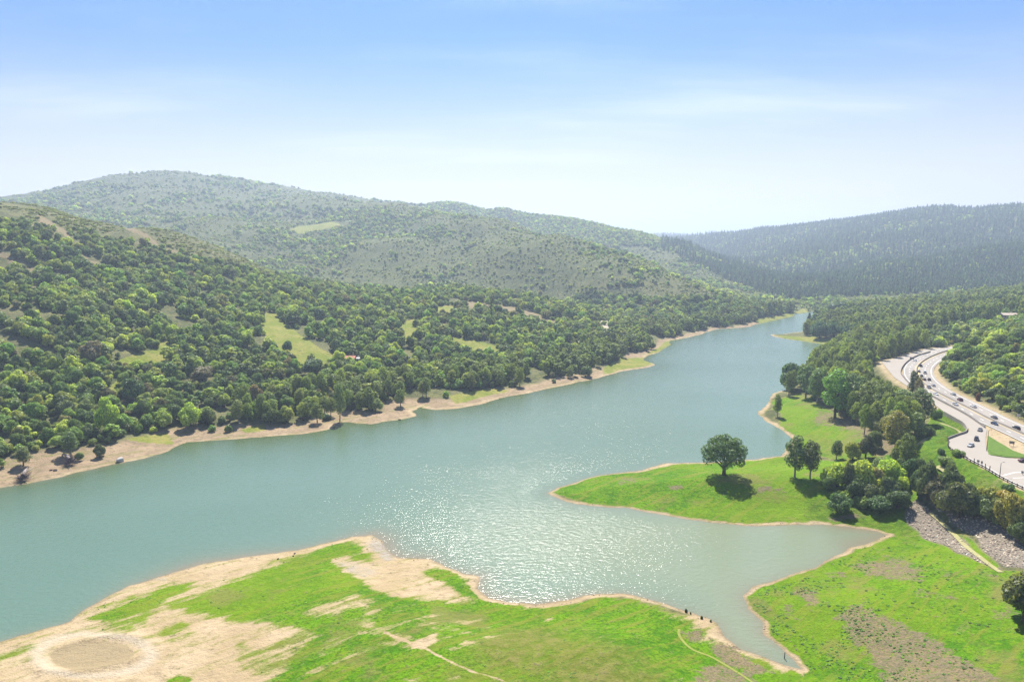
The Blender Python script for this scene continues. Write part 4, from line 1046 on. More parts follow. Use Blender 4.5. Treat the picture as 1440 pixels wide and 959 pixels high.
for i in np.where(chosen)[0]:
    kd = 'eucalyptus_tree' if N_['tall'][i] else 'oak_tree'
    shape = 'tall ' if N_['tall'][i] else 'rounded '
    wd = tint_word(N_['tint'][i])
    sz = '' if N_['tall'][i] else ('broad ' if N_['scl'][i, 0] > 4.6 else 'small ')
    dx, dy = N_['x'][i] - MK[:, 0], N_['y'][i] - MK[:, 1]; q = int(np.argmin(dx * dx + dy * dy)); dd = math.hypot(dx[q], dy[q])
    if dy[q] > abs(dx[q]) * .8: rel = 'right behind' if dd < 14 else 'a little behind' if dd < 30 else 'well behind'
    elif -dy[q] > abs(dx[q]) * .8: rel = 'right in front of' if dd < 14 else 'a little in front of' if dd < 30 else 'well in front of'
    else: rel = 'close beside' if dd < 14 else 'standing beside' if dd < 30 else 'some way beside'
    lab = sz + shape + wd + ' tree ' + rel + ' ' + MARKS[q][2]
    tree(kd, N_['x'][i], N_['y'][i], N_['z'][i], N_['scl'][i, 0], N_['H'][i], N_['tint'][i], lab, lab.replace(' tree ', ' trees ', 1))
rest = ~chosen & free
side = ~N_['west']
Pn = np.stack([N_['x'], N_['y'], N_['z'] - .2], 1)
for nm, mk, lb in (('slope_woodland', rest & ~side, 'dense oak woodland and scrub covering the slope across the lake'), ('valley_woodland', rest & side, 'leafy woodland around the highway and the valley houses')):
    scatter(nm, Pn[mk], N_['scl'][mk], N_['var'][mk], N_['tint'][mk], lb, 'woodland')

# ------------------------------------------------------------------ weeds and tufts on the open ground
gx_, gy_ = jgrid(140, 420, 1.15, 45); k = _bil(GRASS.reshape(NR, NA), gx_, gy_); lsh = _bil(full(lush).reshape(NR, NA), gx_, gy_)
eastm = _bil(full(east).reshape(NR, NA), gx_, gy_); drm = _bil(full(np.clip(dirt, 0, 1)).reshape(NR, NA), gx_, gy_); s = shore(gx_, gy_)
clus = fbm(gx_, gy_, 9, 3, 555); uw, vw = project(gx_, gy_, ground(gx_, gy_))
dens = .15 * (clus > .47) + .55 * eastm * (clus > .52) * (uw < 1200 + (vw - 800) * .6) + .10 * eastm * (clus > .55) + .45 * lsh * (clus > .45) + .35 * drm * (clus > .55) * eastm
kp = (k > .35) & (s > 2.5) & (rng.random(len(gx_)) < dens) & (roadd(gx_, gy_) > 2)
gx_, gy_ = gx_[kp], gy_[kp]; n = len(gx_); print('weeds', n)
rr_ = np.where(_bil(full(east).reshape(NR, NA), gx_, gy_) > .5, .20 + .38 * rng.random(n) ** 2, .14 + .24 * rng.random(n) ** 2)
tt = np.array([(.030,.075,.003),(.024,.055,.003),(.042,.080,.004),(.045,.05,.012)])[rng.choice(4, n, p=[.4,.3,.22,.08])] * np.exp(.2 * rng.normal(size=(n, 1)))
scatter('weeds', np.stack([gx_, gy_, ground(gx_, gy_) - .05], 1), np.stack([rr_, rr_, rr_ * .6], 1), rng.choice(IDX['scrub'], n), tt, 'low green weeds growing over the lake shore meadows', 'weeds')

# ------------------------------------------------------------------ roads
CONC = simple('pale_concrete_road', (.32, .285, .24), .9, var=.10, scale=.08)
m_, nt_, b_n = mat('road_surface'); 
pos = nt_.node('ShaderNodeNewGeometry').outputs['Position']
n1 = nt_.noise(.05, 5, pos); n2 = nt_.noise(.7, 5, pos, .7); uvn = nt_.attr('across').outputs['Fac']
c_ = nt_.mix(nt_.step(n1, .35, .65), (.255, .232, .20), (.32, .288, .25)); c_ = nt_.mix(nt_.math('MULTIPLY', nt_.step(n2, .45, .75), .4), c_, (.23, .20, .17))
trk = nt_.math('ABSOLUTE', nt_.math('SINE', nt_.math('MULTIPLY', uvn, 3.1416 / 1.85)))
c_ = nt_.mix(nt_.math('MULTIPLY', nt_.step(trk, .55, .95), .30), c_, (.215, .19, .165))
nt_.link(c_, b_n.inputs['Base Color']); b_n.inputs['Roughness'].default_value = .9
ROAD = m_
PAINT_W = simple('white_road_paint', (.74, .73, .70), .8, var=.1); PAINT_Y = simple('yellow_road_paint', (.70, .50, .13), .8, var=.1)
def strip(line, d0, d1, z, n=1):
    a, b2 = offset_line(line, d0), offset_line(line, d1)
    V, F_ = [], []
    for i in range(len(line)):
        for k in range(n + 1):
            p = a[i] + (b2[i] - a[i]) * k / n; V.append((p[0], p[1], z))
    for i in range(len(line) - 1):
        for k in range(n): q = i * (n + 1) + k; F_.append((q, q + n + 1, q + n + 2, q + 1))
    return V, F_
V, F_ = strip(MEDIAN, -W_LAKE, W_HILL, RZ + .03, 40)
hm_ = new_mesh('highway', V, [tuple(reversed(f)) for f in F_], [ROAD]); attr(hm_, 'across', np.tile(np.linspace(-W_LAKE, W_HILL, 41), len(MEDIAN)))
hw = tag(link(bpy.data.objects.new('highway', hm_)), 'pale concrete divided highway curving along the hill foot', 'highway', kind='structure')
from mathutils.geometry import tessellate_polygon
T_ = tessellate_polygon([[Vector((p[0], p[1], 0)) for p in FRONT]])
def up(t):
    a, b2, c = (FRONT[k] for k in t); return t if (b2[0]-a[0])*(c[1]-a[1]) - (b2[1]-a[1])*(c[0]-a[0]) > 0 else tuple(reversed(t))
fm_ = new_mesh('frontage_road', [(p[0], p[1], RZ) for p in FRONT], [up(t) for t in T_]); fm_.materials.append(CONC)
fr = tag(link(bpy.data.objects.new('frontage_road', fm_)), 'pale concrete ramp and pullout beside the highway on the lake side', 'road', kind='structure')
def resample(line, step):
    seg = np.linalg.norm(np.diff(line, axis=0), axis=1); L = np.concatenate([[0], np.cumsum(seg)]); t = np.arange(0, L[-1], step)
    return np.stack([np.interp(t, L, line[:, 0]), np.interp(t, L, line[:, 1])], 1)
MED = resample(MEDIAN, 2.0)
def dashes(d, w=.18, on=2, off=4):
    parts = []; i = 0
    while i + on < len(MED):
        parts.append(strip(MED[i:i + on + 1], d - w, d + w, RZ + .06)); i += on + off
    return merge(parts)
mk = merge([dashes(-4.6), dashes(5.2), strip(MED, W_HILL - 1.9, W_HILL - 1.6, RZ + .06), strip(MED, -W_LAKE + .5, -W_LAKE + .75, RZ + .06)])
link(bpy.data.objects.new('lane_marking', new_mesh('lane_marking', mk[0], [tuple(reversed(f)) for f in mk[1]], [PAINT_W])), hw)
mk = merge([strip(MED, -1.2, -.9, RZ + .06), strip(MED, .95, 1.3, RZ + .06)])
link(bpy.data.objects.new('median_line', new_mesh('median_line', mk[0], [tuple(reversed(f)) for f in mk[1]], [PAINT_Y])), hw)
F_EDGE = smooth_line(zpts([(1500,722),(1440,687),(1425,680),(1404,669),(1385,657.5),(1370,650),(1355,642)]), 5)
mk = merge([strip(resample(F_EDGE, 2), 1.2, 1.45, RZ + .03), strip(zpts([(1410,668),(1426,664),(1470,662)]), 0, .5, RZ + .03), strip(zpts([(1424,672),(1445,671),(1480,668)]), 0, .3, RZ + .03)])
link(bpy.data.objects.new('lane_marking', new_mesh('lane_marking', mk[0], mk[1], [PAINT_W])), fr)
# grassy island between ramp and highway
ISL = zpts([(1389,612),(1402,620),(1426,634),(1470,650),(1440,643.5),(1415,642.5),(1390,639),(1388,630)])
GI = simple('island_grass', (.085, .155, .012), .95, var=.45, scale=.5)
ic = ISL.mean(0); V = [(p[0], p[1], RZ - .02) for p in ISL] + [(ic[0] + (p[0] - ic[0]) * .9, ic[1] + (p[1] - ic[1]) * .9, RZ + .22) for p in ISL]
k_ = len(ISL); F_ = [(i, (i + 1) % k_, k_ + (i + 1) % k_, k_ + i) for i in range(k_)] + [tuple(range(k_, 2 * k_))]
bm = bmesh.new(); vv_ = [bm.verts.new(v) for v in V]; [bm.faces.new([vv_[i] for i in f]) for f in F_]; bmesh.ops.recalc_face_normals(bm, faces=bm.faces[:])
me = bpy.data.meshes.new('grass_island'); bm.to_mesh(me); bm.free(); me.materials.append(GI)
tag(link(bpy.data.objects.new('grass_island', me)), 'green triangular traffic island between ramp and highway', 'traffic island', kind='structure')

def wall_along(name, line, z0, z1, t0, t1, m, parent=None):
    """a wall with thickness t0 at the foot and t1 at the top along a plan line"""
    a, b2 = offset_line(line, -t0 / 2), offset_line(line, t0 / 2); c2, d2 = offset_line(line, -t1 / 2), offset_line(line, t1 / 2)
    V, F_ = [], []
    for i in range(len(line)): V += [(*a[i], z0), (*c2[i], z1), (*d2[i], z1), (*b2[i], z0)]
    for i in range(len(line) - 1):
        q = 4 * i
        for k in range(3): F_.append((q + k, q + 4 + k, q + 5 + k, q + k + 1))
    e = len(V) - 4; F_ += [(0, 1, 2, 3), (e + 3, e + 2, e + 1, e)]
    return link(bpy.data.objects.new(name, new_mesh(name, V, F_, [m])), parent)
BARR = simple('weathered_barrier', (.30, .27, .235), .9, var=.25, scale=.6); DARKC = simple('dark_concrete', (.22, .20, .175), .9, var=.3, scale=.5)  # side barrier concrete toned darker than the median barrier
tag(wall_along('median_barrier', MED[:-8], RZ + .03, RZ + .95, .7, .25, BARR), 'low concrete barrier running down the middle of the highway', 'barrier')
lk = resample(smooth_line(zpts([(1386,601.5),(1376,594.5),(1357,582),(1323,564),(1303,553),(1284,543),(1271.5,531),(1267.5,522),(1273.5,512),(1287.5,502.2),(1309,495.3)]), 6), 2)
tag(wall_along('side_barrier', offset_line(lk, -.3), RZ + .03, RZ + 1.1, .7, .3, DARKC), 'dark barrier parting the highway from the ramp and pullout', 'barrier')
WL = resample(smooth_line(zpts([(1331,581),(1347,590),(1358,596.5),(1363,604),(1361,608.8),(1351,612.3),(1335,618.3)]), 8), 1.0)
tag(wall_along('retaining_wall', offset_line(WL, 1.0), RZ - 5.5, RZ + .95, .6, .35, BARR), 'curved grey retaining wall holding the ramp bend above the grass', 'wall')
def guard_rail(line, label):
    e = empty('guard_rail', (line[0][0], line[0][1], RZ)); pts = resample(line, 2.6); o0 = Vector((line[0][0], line[0][1], RZ))
    WOODM = simple('dark_weathered_timber', (.13, .10, .075), .9, var=.3, scale=2)
    for i, p in enumerate(pts):
        pm_ = link(bpy.data.objects.new('post', POSTM), e); pm_.location = (p[0] - o0.x, p[1] - o0.y, 0)
    rl = np.array([q - line[0] for q in pts])
    w_ = wall_along('rail', rl, .55, .95, .12, .12, WOODM, e)
    tag(e, label, 'guard rail'); return e
def box_geo(x0, x1, y0, y1, z0, z1, tx=0, ty=0):
    V = [(x0, y0, z0), (x1, y0, z0), (x1, y1, z0), (x0, y1, z0), (x0 + tx, y0 + ty, z1), (x1 - tx, y0 + ty, z1), (x1 - tx, y1 - ty, z1), (x0 + tx, y1 - ty, z1)]
    return V, [(0,3,2,1),(4,5,6,7),(0,1,5,4),(1,2,6,5),(2,3,7,6),(3,0,4,7)]
POSTM = new_mesh('post', *box_geo(-.14, .14, -.14, .14, -.5, 1.1, .02, .02), [simple('post_timber', (.11, .085, .065), .9, var=.3)])
GR1 = smooth_line(zpts([(1334,620),(1333,626),(1337,632.5),(1355,643.5),(1370,651.5),(1385,659),(1404,670.5),(1425,681.5),(1440,688.5),(1500,722)]), 5)
guard_rail(GR1, 'dark timber guard rail along the outer road edge over the grassy slope')

# ------------------------------------------------------------------ paths
def draped(name, pxs, w, m, label, lift=.10, steps=1.5):
    p = np.array([hit(a, b)[:2] for a, b in pxs]); line = resample(smooth_line(p, 6), steps)
    cols = [offset_line(line, d) for d in (-w/2, -w/6, w/6, w/2)]
    V, F_ = [], []
    for i in range(len(line)):
        zc = max(float(ground(c[i, 0], c[i, 1])) for c in cols)
        for c in cols: V.append((c[i, 0], c[i, 1], .5 * float(ground(c[i, 0], c[i, 1])) + .5 * zc + lift))
    for i in range(len(line) - 1):
        for k in range(3): q = 4 * i + k; F_.append((q, q + 1, q + 5, q + 4))
    tag(link(bpy.data.objects.new(name, new_mesh(name, V, F_, [m], True))), label, 'path', kind='structure')
TRAIL = simple('dusty_trail', (.30, .28, .12), .95, var=.25, scale=.3); TRAIL2 = simple('worn_grass_trail', (.21, .23, .045), .95, var=.3, scale=.4); TRACK = simple('pale_dirt_track', (.37, .32, .235), .95, var=.15, scale=.2)
draped('path', [(1308,721),(1325,736),(1345,755),(1365,774),(1385,789),(1409,806)], 1.7, TRAIL, 'pale yellow trail slanting down between the riprap patches')
draped('path', [(1282,633),(1292,625),(1305,616)], 2.0, TRAIL, 'pale trail by the tall olive brown tree')
draped('path', [(1322,595),(1336,600),(1347,605.5),(1353,611)], 2.0, TRAIL, 'pale trail curving under the retaining wall')
draped('path', [(1317,657),(1327,662),(1345,677),(1368,693),(1380,701),(1396,712)], 2.2, TRAIL, 'pale trail between the riprap tree row and the guard rail slope')
draped('path', [(955,884),(956,895),(972,912),(998,922.5),(1018,933.5),(1043,949),(1065,964)], .8, TRAIL2, 'faint worn trail near the narrow cove', .06)
draped('path', [(858,447),(850,453),(851,461),(857,471)], 9, TRACK, 'bare pale dirt track breaking through the woods', .3)
draped('path', [(798,485),(815,480)], 6, TRACK, 'short pale dirt track above the far bare shore', .3)

# ------------------------------------------------------------------ riprap stones
m, nt, b = mat('riprap_stone'); tn = nt.attr('tint', 'INSTANCER'); pos = nt.node('ShaderNodeTexCoord').outputs['Object']
nz = nt.noise(2.0, 4, pos); nt.link(nt.mix(nz, nt.vmul(tn.outputs['Color'], (.75, .75, .75)), nt.vmul(tn.outputs['Color'], (1.2, 1.2, 1.2))), b.inputs['Base Color']); b.inputs['Roughness'].default_value = .9
RLIB = bpy.data.collections.new('stone_library')
def rock_mesh(name, m, rr, flat=.6, n=3):
    p, q = cube_sphere(n); p = p.copy(); d = rr.normal(size=(7, 3)); d /= np.linalg.norm(d, axis=1)[:, None]
    for k in d:
        h = p @ k; lim = .45 + .35 * rr.random(); p -= np.clip(h - lim, 0, 9)[:, None] * k
    p *= np.array([1, .6 + .4 * rr.random(), flat]); return mesh_np(name, p, q, [m], smooth=False)
for i in range(5): RLIB.objects.link(bpy.data.objects.new('%02d_stone' % i, rock_mesh('stone', m, r)))
RS = scatter_tree(RLIB)
gx_, gy_ = jgrid(170, 420, .95, 45); k = _bil(full(np.maximum(riprap, 0)).reshape(NR, NA), gx_, gy_); kp = (k > .4) & (rng.random(len(gx_)) < .8); gx_, gy_ = gx_[kp], gy_[kp]; n = len(gx_)
rr_ = .28 + .38 * rng.random(n) ** 1.5; t_ = np.array((.43, .35, .255)) * np.exp(.32 * rng.normal(size=(n, 1)))
scatter('riprap', np.stack([gx_, gy_, ground(gx_, gy_) + rr_ * .1], 1), np.stack([rr_] * 3, 1), rng.integers(0, 5, n), np.clip(t_, 0, .75), 'broken pale stones lining the bank below the dark tree row', 'riprap', RS, .3)
gx_, gy_ = jgrid(150, 420, 1.0, 45); k = shore(gx_, gy_); kp = (k > .2) & (k < 5) & (rng.random(len(gx_)) < .22 * (fbm(gx_, gy_, 12, 3, 611) > .5)); gx_, gy_ = gx_[kp], gy_[kp]; n = len(gx_)
rr_ = .08 + .30 * rng.random(n) ** 3; t_ = np.array((.26, .21, .155)) * np.exp(.35 * rng.normal(size=(n, 1)))
scatter('gravel', np.stack([gx_, gy_, ground(gx_, gy_) + rr_ * .1], 1), np.stack([rr_] * 3, 1), rng.integers(0, 5, n), np.clip(t_, 0, .6), 'scattered stones along the waterline of the sandy shore', 'gravel', RS, .3)
ROCKM = simple('shore_rock', (.30, .26, .22), .9, var=.35, scale=1.2); DROCK = simple('dark_rock', (.055, .045, .04), .9, var=.3)
PROCK = simple('pale_rock', (.50, .47, .43), .9, var=.2)
def boulder(u, v, s, m, label, group=None, name='boulder'):
    x, y, z = hit(u, v); o = link(bpy.data.objects.new(name, rock_mesh(name, m, r, .65)))
    o.location = (x, y, z + s * .2); o.scale = (s, s, s); o.rotation_euler = (0, 0, r.random() * 6); tag(o, label, 'rock', group)
boulder(170, 648.5, 2.6, PROCK, 'pale grey boulder at the water edge of the orange beach')
boulder(71.5, 661.5, .9, DROCK, 'smaller dark rock of the pair on the bare beach'); boulder(77, 662, 1.3, DROCK, 'larger dark rock of the pair on the bare beach')
boulder(562, 590.5, 1.0, DROCK, 'small dark rock at the tip of the eroded bank')
boulder(414.3, 778.5, .5, DROCK, 'upper dark stone of the close pair on the pale sand'); boulder(412.3, 782, .5, DROCK, 'lower dark stone of the close pair on the pale sand'); boulder(391.3, 786, .55, DROCK, 'single dark stone on the pale sand')
for (u, v, s, q) in ((950,469,5,'widest rock'),(957,472,3.2,'middle rock'),(943,471,3.2,'lowest rock')):
    boulder(u, v, s, ROCKM, q + ' of the rocky knob on the far bare shore')
# dry bushes along the narrow cove
for (u, v, h, w, q) in ((965.5,860.5,6,5,'tallest of the four small dark bushes by the cove mouth'),(971.5,863,4,3,'thin small dark bush next to the tallest by the cove mouth'),(986.5,869.5,5,5,'rounded small dark bush halfway along the cove mouth'),(999,874,4,4,'last small dark bush where the cove narrows')):
    px_tree('bush', u, v, v - h * .8, w * .9, (.022, .034, .014), q)
x, y = at_z(1103, 927, -.3); st_ = link(bpy.data.objects.new('stake', new_mesh('stake', *tube([(0,0,-.6),(0.02,0,1.0),(.05,.02,1.9)], [.16,.15,.11]), [DARKC]))); st_.location = (float(x), float(y), 0)
tag(st_, 'dark wooden stake standing in the shallow end of the narrow cove', 'stake')

# ------------------------------------------------------------------ toppled trees on the far beach
DEADW = simple('dead_wood', (.26, .22, .20), .9, var=.3, scale=1.5); ROOTM = simple('dead_roots', (.12, .095, .10), .95, var=.4, scale=1)
def fallen(u0, v0, u1, v1, br, label):
    x0, y0, z0 = hit(u0, v0); x1, y1, z1 = hit(u1, v1)
    e = empty('fallen_tree', (x0, y0, z0)); d = Vector((x1 - x0, y1 - y0, z1 - z0))
    V, F_ = merge([tube([(0, 0, br * .8), tuple(d * .5 + Vector((0, 0, br * .6))), tuple(d + Vector((0, 0, .4)))], [.75, .6, .35], 8), tube([tuple(d * .35 + Vector((0, 0, br * .6))), tuple(d * .7 + Vector((2.2, .6, 1.6))), tuple(d + Vector((3.4, 0, 1.2)))], [.35, .25, .1], 6)])
    link(bpy.data.objects.new('trunk', new_mesh('fallen_trunk', V, F_, [DEADW], True)), e)
    ps = []
    for i in range(150):
        a = r.normal(size=3); a[2] = abs(a[2]) * .8; a /= np.linalg.norm(a); bnd = r.normal(size=3) * .35
        q = br * (.7 + .4 * r.random()); c0 = Vector((0, 0, br * .25))
        ps.append(tube([c0, c0 + Vector(tuple(a * q * .5)), c0 + Vector(tuple((a + bnd * .6) * q))], [.16, .10, .035], 4))
    V, F_ = merge(ps); link(bpy.data.objects.new('root_ball', new_mesh('root_ball', V, F_, [ROOTM])), e)
    tag(e, label, 'fallen tree')
fallen(33, 676, 38, 660, 3.6, 'toppled dead tree with a rounded twig ball at the low end of the beach')
fallen(99, 654, 88, 639, 4.2, 'toppled dead tree with the larger twig ball and two pale trunks')

# ------------------------------------------------------------------ cars
GLASS = simple('car_glass', (.02, .025, .03), .15, var=.05, spec=.6); TYRE = simple('tyre_rubber', (.02, .02, .02), .8); RIM = simple('wheel_rim', (.35, .35, .36), .4, .6)
HEADL = simple('headlight_lens', (.75, .75, .72), .2); TAILL = simple('taillight_lens', (.35, .02, .015), .3)
PAINT = {}
def paint(c):
    if c not in PAINT: PAINT[c] = simple('car_paint_' + c, {'white': (.72,.72,.70), 'silver': (.42,.43,.44), 'grey': (.16,.165,.17), 'black': (.018,.018,.02), 'blue': (.03,.05,.10), 'maroon': (.10,.015,.03), 'red': (.30,.03,.02), 'beige': (.45,.39,.30)}[c], .28, .15, var=.03, spec=.6)
    return PAINT[c]
def loft(secs):
    V, F_ = [], []; n = len(secs[0])
    for s in secs: V += s
    for i in range(len(secs) - 1):
        for k in range(n): F_.append((i*n + k, i*n + (k+1) % n, (i+1)*n + (k+1) % n, (i+1)*n + k))
    F_ += [tuple(range(n))[::-1], tuple(range((len(secs)-1)*n, len(secs)*n))]
    return V, F_
def ring_(x, w, z0, z1, ch=.12):
    return [(x, -w + ch, z0), (x, w - ch, z0), (x, w, z0 + ch), (x, w * .97, z1 - ch), (x, w * .86, z1), (x, -w * .86, z1), (x, -w * .97, z1 - ch), (x, -w, z0 + ch)]
SPECS = {   # length, half width, bonnet z, belt z, roof z, cabin start, roof start, roof end, cabin end
 'sedan': (4.7, .91, .86, .98, 1.45, -.95, -.30, 1.05, 1.85), 'suv': (4.7, .96, 1.02, 1.15, 1.78, -1.05, -.55, 1.75, 2.2), 'pickup': (5.6, .99, 1.08, 1.18, 1.88, -1.1, -.55, .75, 1.05), 'van': (5.4, 1.0, 1.15, 1.25, 2.15, -2.05, -1.35, 2.45, 2.6)}
CARP = {}
def car_proto(kind, col):
    L, w, bz, bel, rz_, c0, r0, r1, c1 = SPECS[kind]; h = L / 2
    e = empty({'sedan': 'car', 'suv': 'car', 'pickup': 'pickup_truck', 'van': 'van'}[kind], (0, 0, 0)); P_ = paint(col)
    secs = [ring_(-h, w * .82, .38, bz - .18), ring_(-h + .18, w * .94, .28, bz - .06), ring_(-h + .9, w, .26, bz), ring_(c0, w, .26, bel)]
    if kind == 'pickup': secs += [ring_(c1, w, .26, bel), ring_(h - .15, w, .3, bel), ring_(h, w * .95, .4, bel - .1)]
    else: secs += [ring_(c1, w, .26, bel), ring_(h - .12, w * .95, .3, bel - .02), ring_(h, w * .86, .42, bel - .16)]
    link(bpy.data.objects.new('body', new_mesh('car_body', *loft(secs), [P_], False)), e)
    def q(x, ww, z): return [(x, -ww, z), (x, ww, z)]
    V = q(c0, w * .84, bel - .02) + q(r0, w * .70, rz_ - .06) + q(r1, w * .70, rz_ - .06) + q(c1, w * .82, bel - .02)
    F_ = [(0,1,3,2),(4,5,7,6),(0,2,4,6),(1,7,5,3)]
    link(bpy.data.objects.new('window', new_mesh('car_window', V, F_, [GLASS])), e)
    link(bpy.data.objects.new('roof', new_mesh('car_roof', *box_geo(r0 - .05, r1 + .05, -w * .73, w * .73, rz_ - .09, rz_, .06, .08), [P_])), e)
    if kind == 'pickup': link(bpy.data.objects.new('cargo_bed', new_mesh('cargo_bed', *box_geo(c1 + .15, h - .15, -w * .78, w * .78, bel - .2, bel + .012), [TYRE])), e)
    for sx in (-h * .62, h * .60):
        for sy in (-1, 1):
            V, F_ = [], []; n = 14
            for yy in (-.11, .11):
                V += [(.34 * math.cos(i*6.2832/n), yy, .34 + .34 * math.sin(i*6.2832/n)) for i in range(n)]
            F_ = [(i, (i+1) % n, n + (i+1) % n, n + i) for i in range(n)] + [tuple(range(n))[::-1], tuple(range(n, 2*n))]
            wh = link(bpy.data.objects.new('wheel', new_mesh('wheel', V, F_, [TYRE])), e); wh.location = (sx, sy * (w - .06), 0)
    for sy in (-1, 1):
        a = link(bpy.data.objects.new('headlight', new_mesh('headlight', *box_geo(-h - .02, -h + .12, sy*w*.58 - .2, sy*w*.58 + .2, bz - .38, bz - .22), [HEADL])), e)
        a = link(bpy.data.objects.new('taillight', new_mesh('taillight', *box_geo(h - .1, h + .02, sy*w*.62 - .17, sy*w*.62 + .17, bel - .42, bel - .22), [TAILL])), e)
    return e
def car(u, v, kind, col, label, yaw=None):
    x, y = (float(c) for c in at_z(u, v + 1.0, RZ)); key = (kind, col)
    if key in CARP: t = copy_tree(CARP[key])
    else: t = CARP[key] = car_proto(kind, col)
    i = int(np.argmin(((MED - np.array([x, y])) ** 2).sum(1))); i = min(max(i, 1), len(MED) - 2); tg = MED[i + 1] - MED[i - 1]
    a = math.atan2(tg[1], tg[0])
    # the bonnet points along -x: lake-side lanes come towards us, hill-side lanes run away
    rel = np.array([x, y]) - MED[i]; hill = (tg[0] * rel[1] - tg[1] * rel[0]) < 0
    t.location = (x, y, RZ + .04 if abs(yaw or 0) == 0 else RZ + .01); t.rotation_euler = (0, 0, (a + math.pi if hill else a) if yaw is None else yaw)
    tag(t, label, {'pickup': 'pickup truck', 'van': 'van'}.get(kind, 'car'), 'cars on the highway')
for a in [(1287,507,'sedan','white','white car farthest along the bend, lake side of the median'),
 (1295,514.5,'suv','black','black car farthest along the bend, hill side of the median'),
 (1292.3,522,'sedan','grey','grey car hugging the median where the bend tightens'),
 (1300.5,524,'van','white','white van in the outer lane of the bend'),
 (1296,528.5,'sedan','black','black car hugging the median just behind the grey one in the bend'),
 (1300,533.5,'sedan','maroon','dark red car of the side by side pair leaving the bend'),
 (1306.5,534,'suv','black','black car of the side by side pair leaving the bend'),
 (1312.5,542,'sedan','silver','silver car in the outer lane after the side by side pair'),
 (1306.5,545,'suv','grey','dark grey car behind the thin sparse trees, beside the median'),
 (1316,554,'sedan','white','white car low beside the dark barrier near the thin trees'),
 (1340.5,554.5,'sedan','silver','silver car close to the bare hill verge'),
 (1350,562.5,'suv','maroon','dark purple car beside the median in the middle stretch'),
 (1343.5,568.5,'sedan','silver','silver car across the median from the dark purple one'),
 (1369,571.5,'sedan','white','bright white car in the middle stretch near the reddish bush'),
 (1398,587,'sedan','grey','grey car on the hill side of the median near the ramp gore'),
 (1398.5,596,'sedan','blue','dark blue car on the lake side of the median near the ramp gore'),
 (1429,602.5,'suv','black','black car nearest the picture edge beside the median')]: car(*a)
ry = math.atan2(*(zpts([(1378,605)])[0] - zpts([(1363,627)])[0])[::-1])
car(1378,604.5,'sedan','grey','small grey car at the top of the ramp by the gore', ry)
car(1373,618,'suv','black','black car on the ramp halfway down to the junction', ry + .1)
car(1365,626.5,'sedan','silver','silver car lowest on the ramp near the sandy verge', ry - .2)
car(1440,648.5,'sedan','maroon','maroon car entering the junction below the grass island', math.pi)

# ------------------------------------------------------------------ poles and signs
STEEL = simple('galvanised_steel', (.20, .19, .18), .6, .5); SIGNB = simple('sign_back', (.22, .20, .19), .6); SIGNW = simple('white_sign', (.75, .74, .72), .6)
def pole(u, v, px, label, arm=True):
    x, y = (float(c) for c in at_z(u, v, RZ)); h = px * (y * CP + 95 * SP) / FPX; e = empty('street_lamp', (x, y, RZ - .2))
    link(bpy.data.objects.new('pole', new_mesh('pole', *tube([(0,0,0),(0,0,h*.5),(0,0,h)], [.17,.13,.09]), [STEEL], True)), e)
    link(bpy.data.objects.new('arm', new_mesh('arm', *tube([(0,0,h-.1),(.5,.2,h+.25),(1.3,.5,h+.35)], [.06,.06,.05], 6), [STEEL], True)), e)
    link(bpy.data.objects.new('lamp_head', new_mesh('lamp_head', *box_geo(1.2, 1.9, .35, .7, h + .25, h + .4, .08, .05), [STEEL])), e)
    tag(e, label, 'street lamp')
pole(1387.5, 634, 30, 'tall slim street lamp at the lake side corner of the grass island')
pole(1406, 669, 19, 'shorter street lamp at the guard rail by the junction')
def sign(u, v, hpx, wpx, legs, m, label):
    x, y, z = hit(u, v); f = (y * CP - (z - CAMZ) * SP) / FPX; h = hpx * f; w = wpx * f; e = empty('road_sign', (x, y, z)); a = math.atan2(y, x) - math.pi / 2; e.rotation_euler = (0, 0, a)
    link(bpy.data.objects.new('board', new_mesh('board', *box_geo(-w/2, w/2, -.05, .05, h * .45, h), [m])), e)
    for lx in ((-w * .35, w * .35) if legs == 2 else (0,)):
        link(bpy.data.objects.new('post', new_mesh('sign_post', *box_geo(lx - .07, lx + .07, .052, .18, -.3, h * .95), [STEEL])), e)
    tag(e, label, 'road sign')
sign(1422.5, 627, 7, 6, 2, SIGNB, 'two legged sign facing the highway above the grass island')
sign(1282, 508, 6, 5, 2, SIGNB, 'two legged dark sign on the far side of the pullout')
sign(1437.5, 668, 6, 3, 1, SIGNB, 'single post sign in the junction at the picture edge')
sign(1432, 589, 7, 4.5, 1, SIGNW, 'white sign in the tree shade on the hill verge')
sign(1375.3, 652.5, 6, 3, 1, SIGNB, 'widest of the dark signs along the guard rail')
sign(1380.3, 655, 7, 2.2, 1, SIGNB, 'tall narrow sign next to the widest along the guard rail')
for i, (u, v, q) in enumerate(((1369.8,650,'first short post above the bend of the guard rail'),(1385.5,657.5,'short post just past the tall narrow sign on the guard rail'),(1391.8,660.5,'last short post before the lamp on the guard rail'))):
    x, y = (float(c) for c in at_z(u, v, RZ)); o = link(bpy.data.objects.new('bollard', new_mesh('bollard', *tube([(0,0,-.3),(0,0,1.2),(0,0,1.75)], [.2,.19,.16]), [DARKC]))); o.location = (x, y, RZ); tag(o, 'dark ' + q, 'bollard', 'posts along the guard rail')

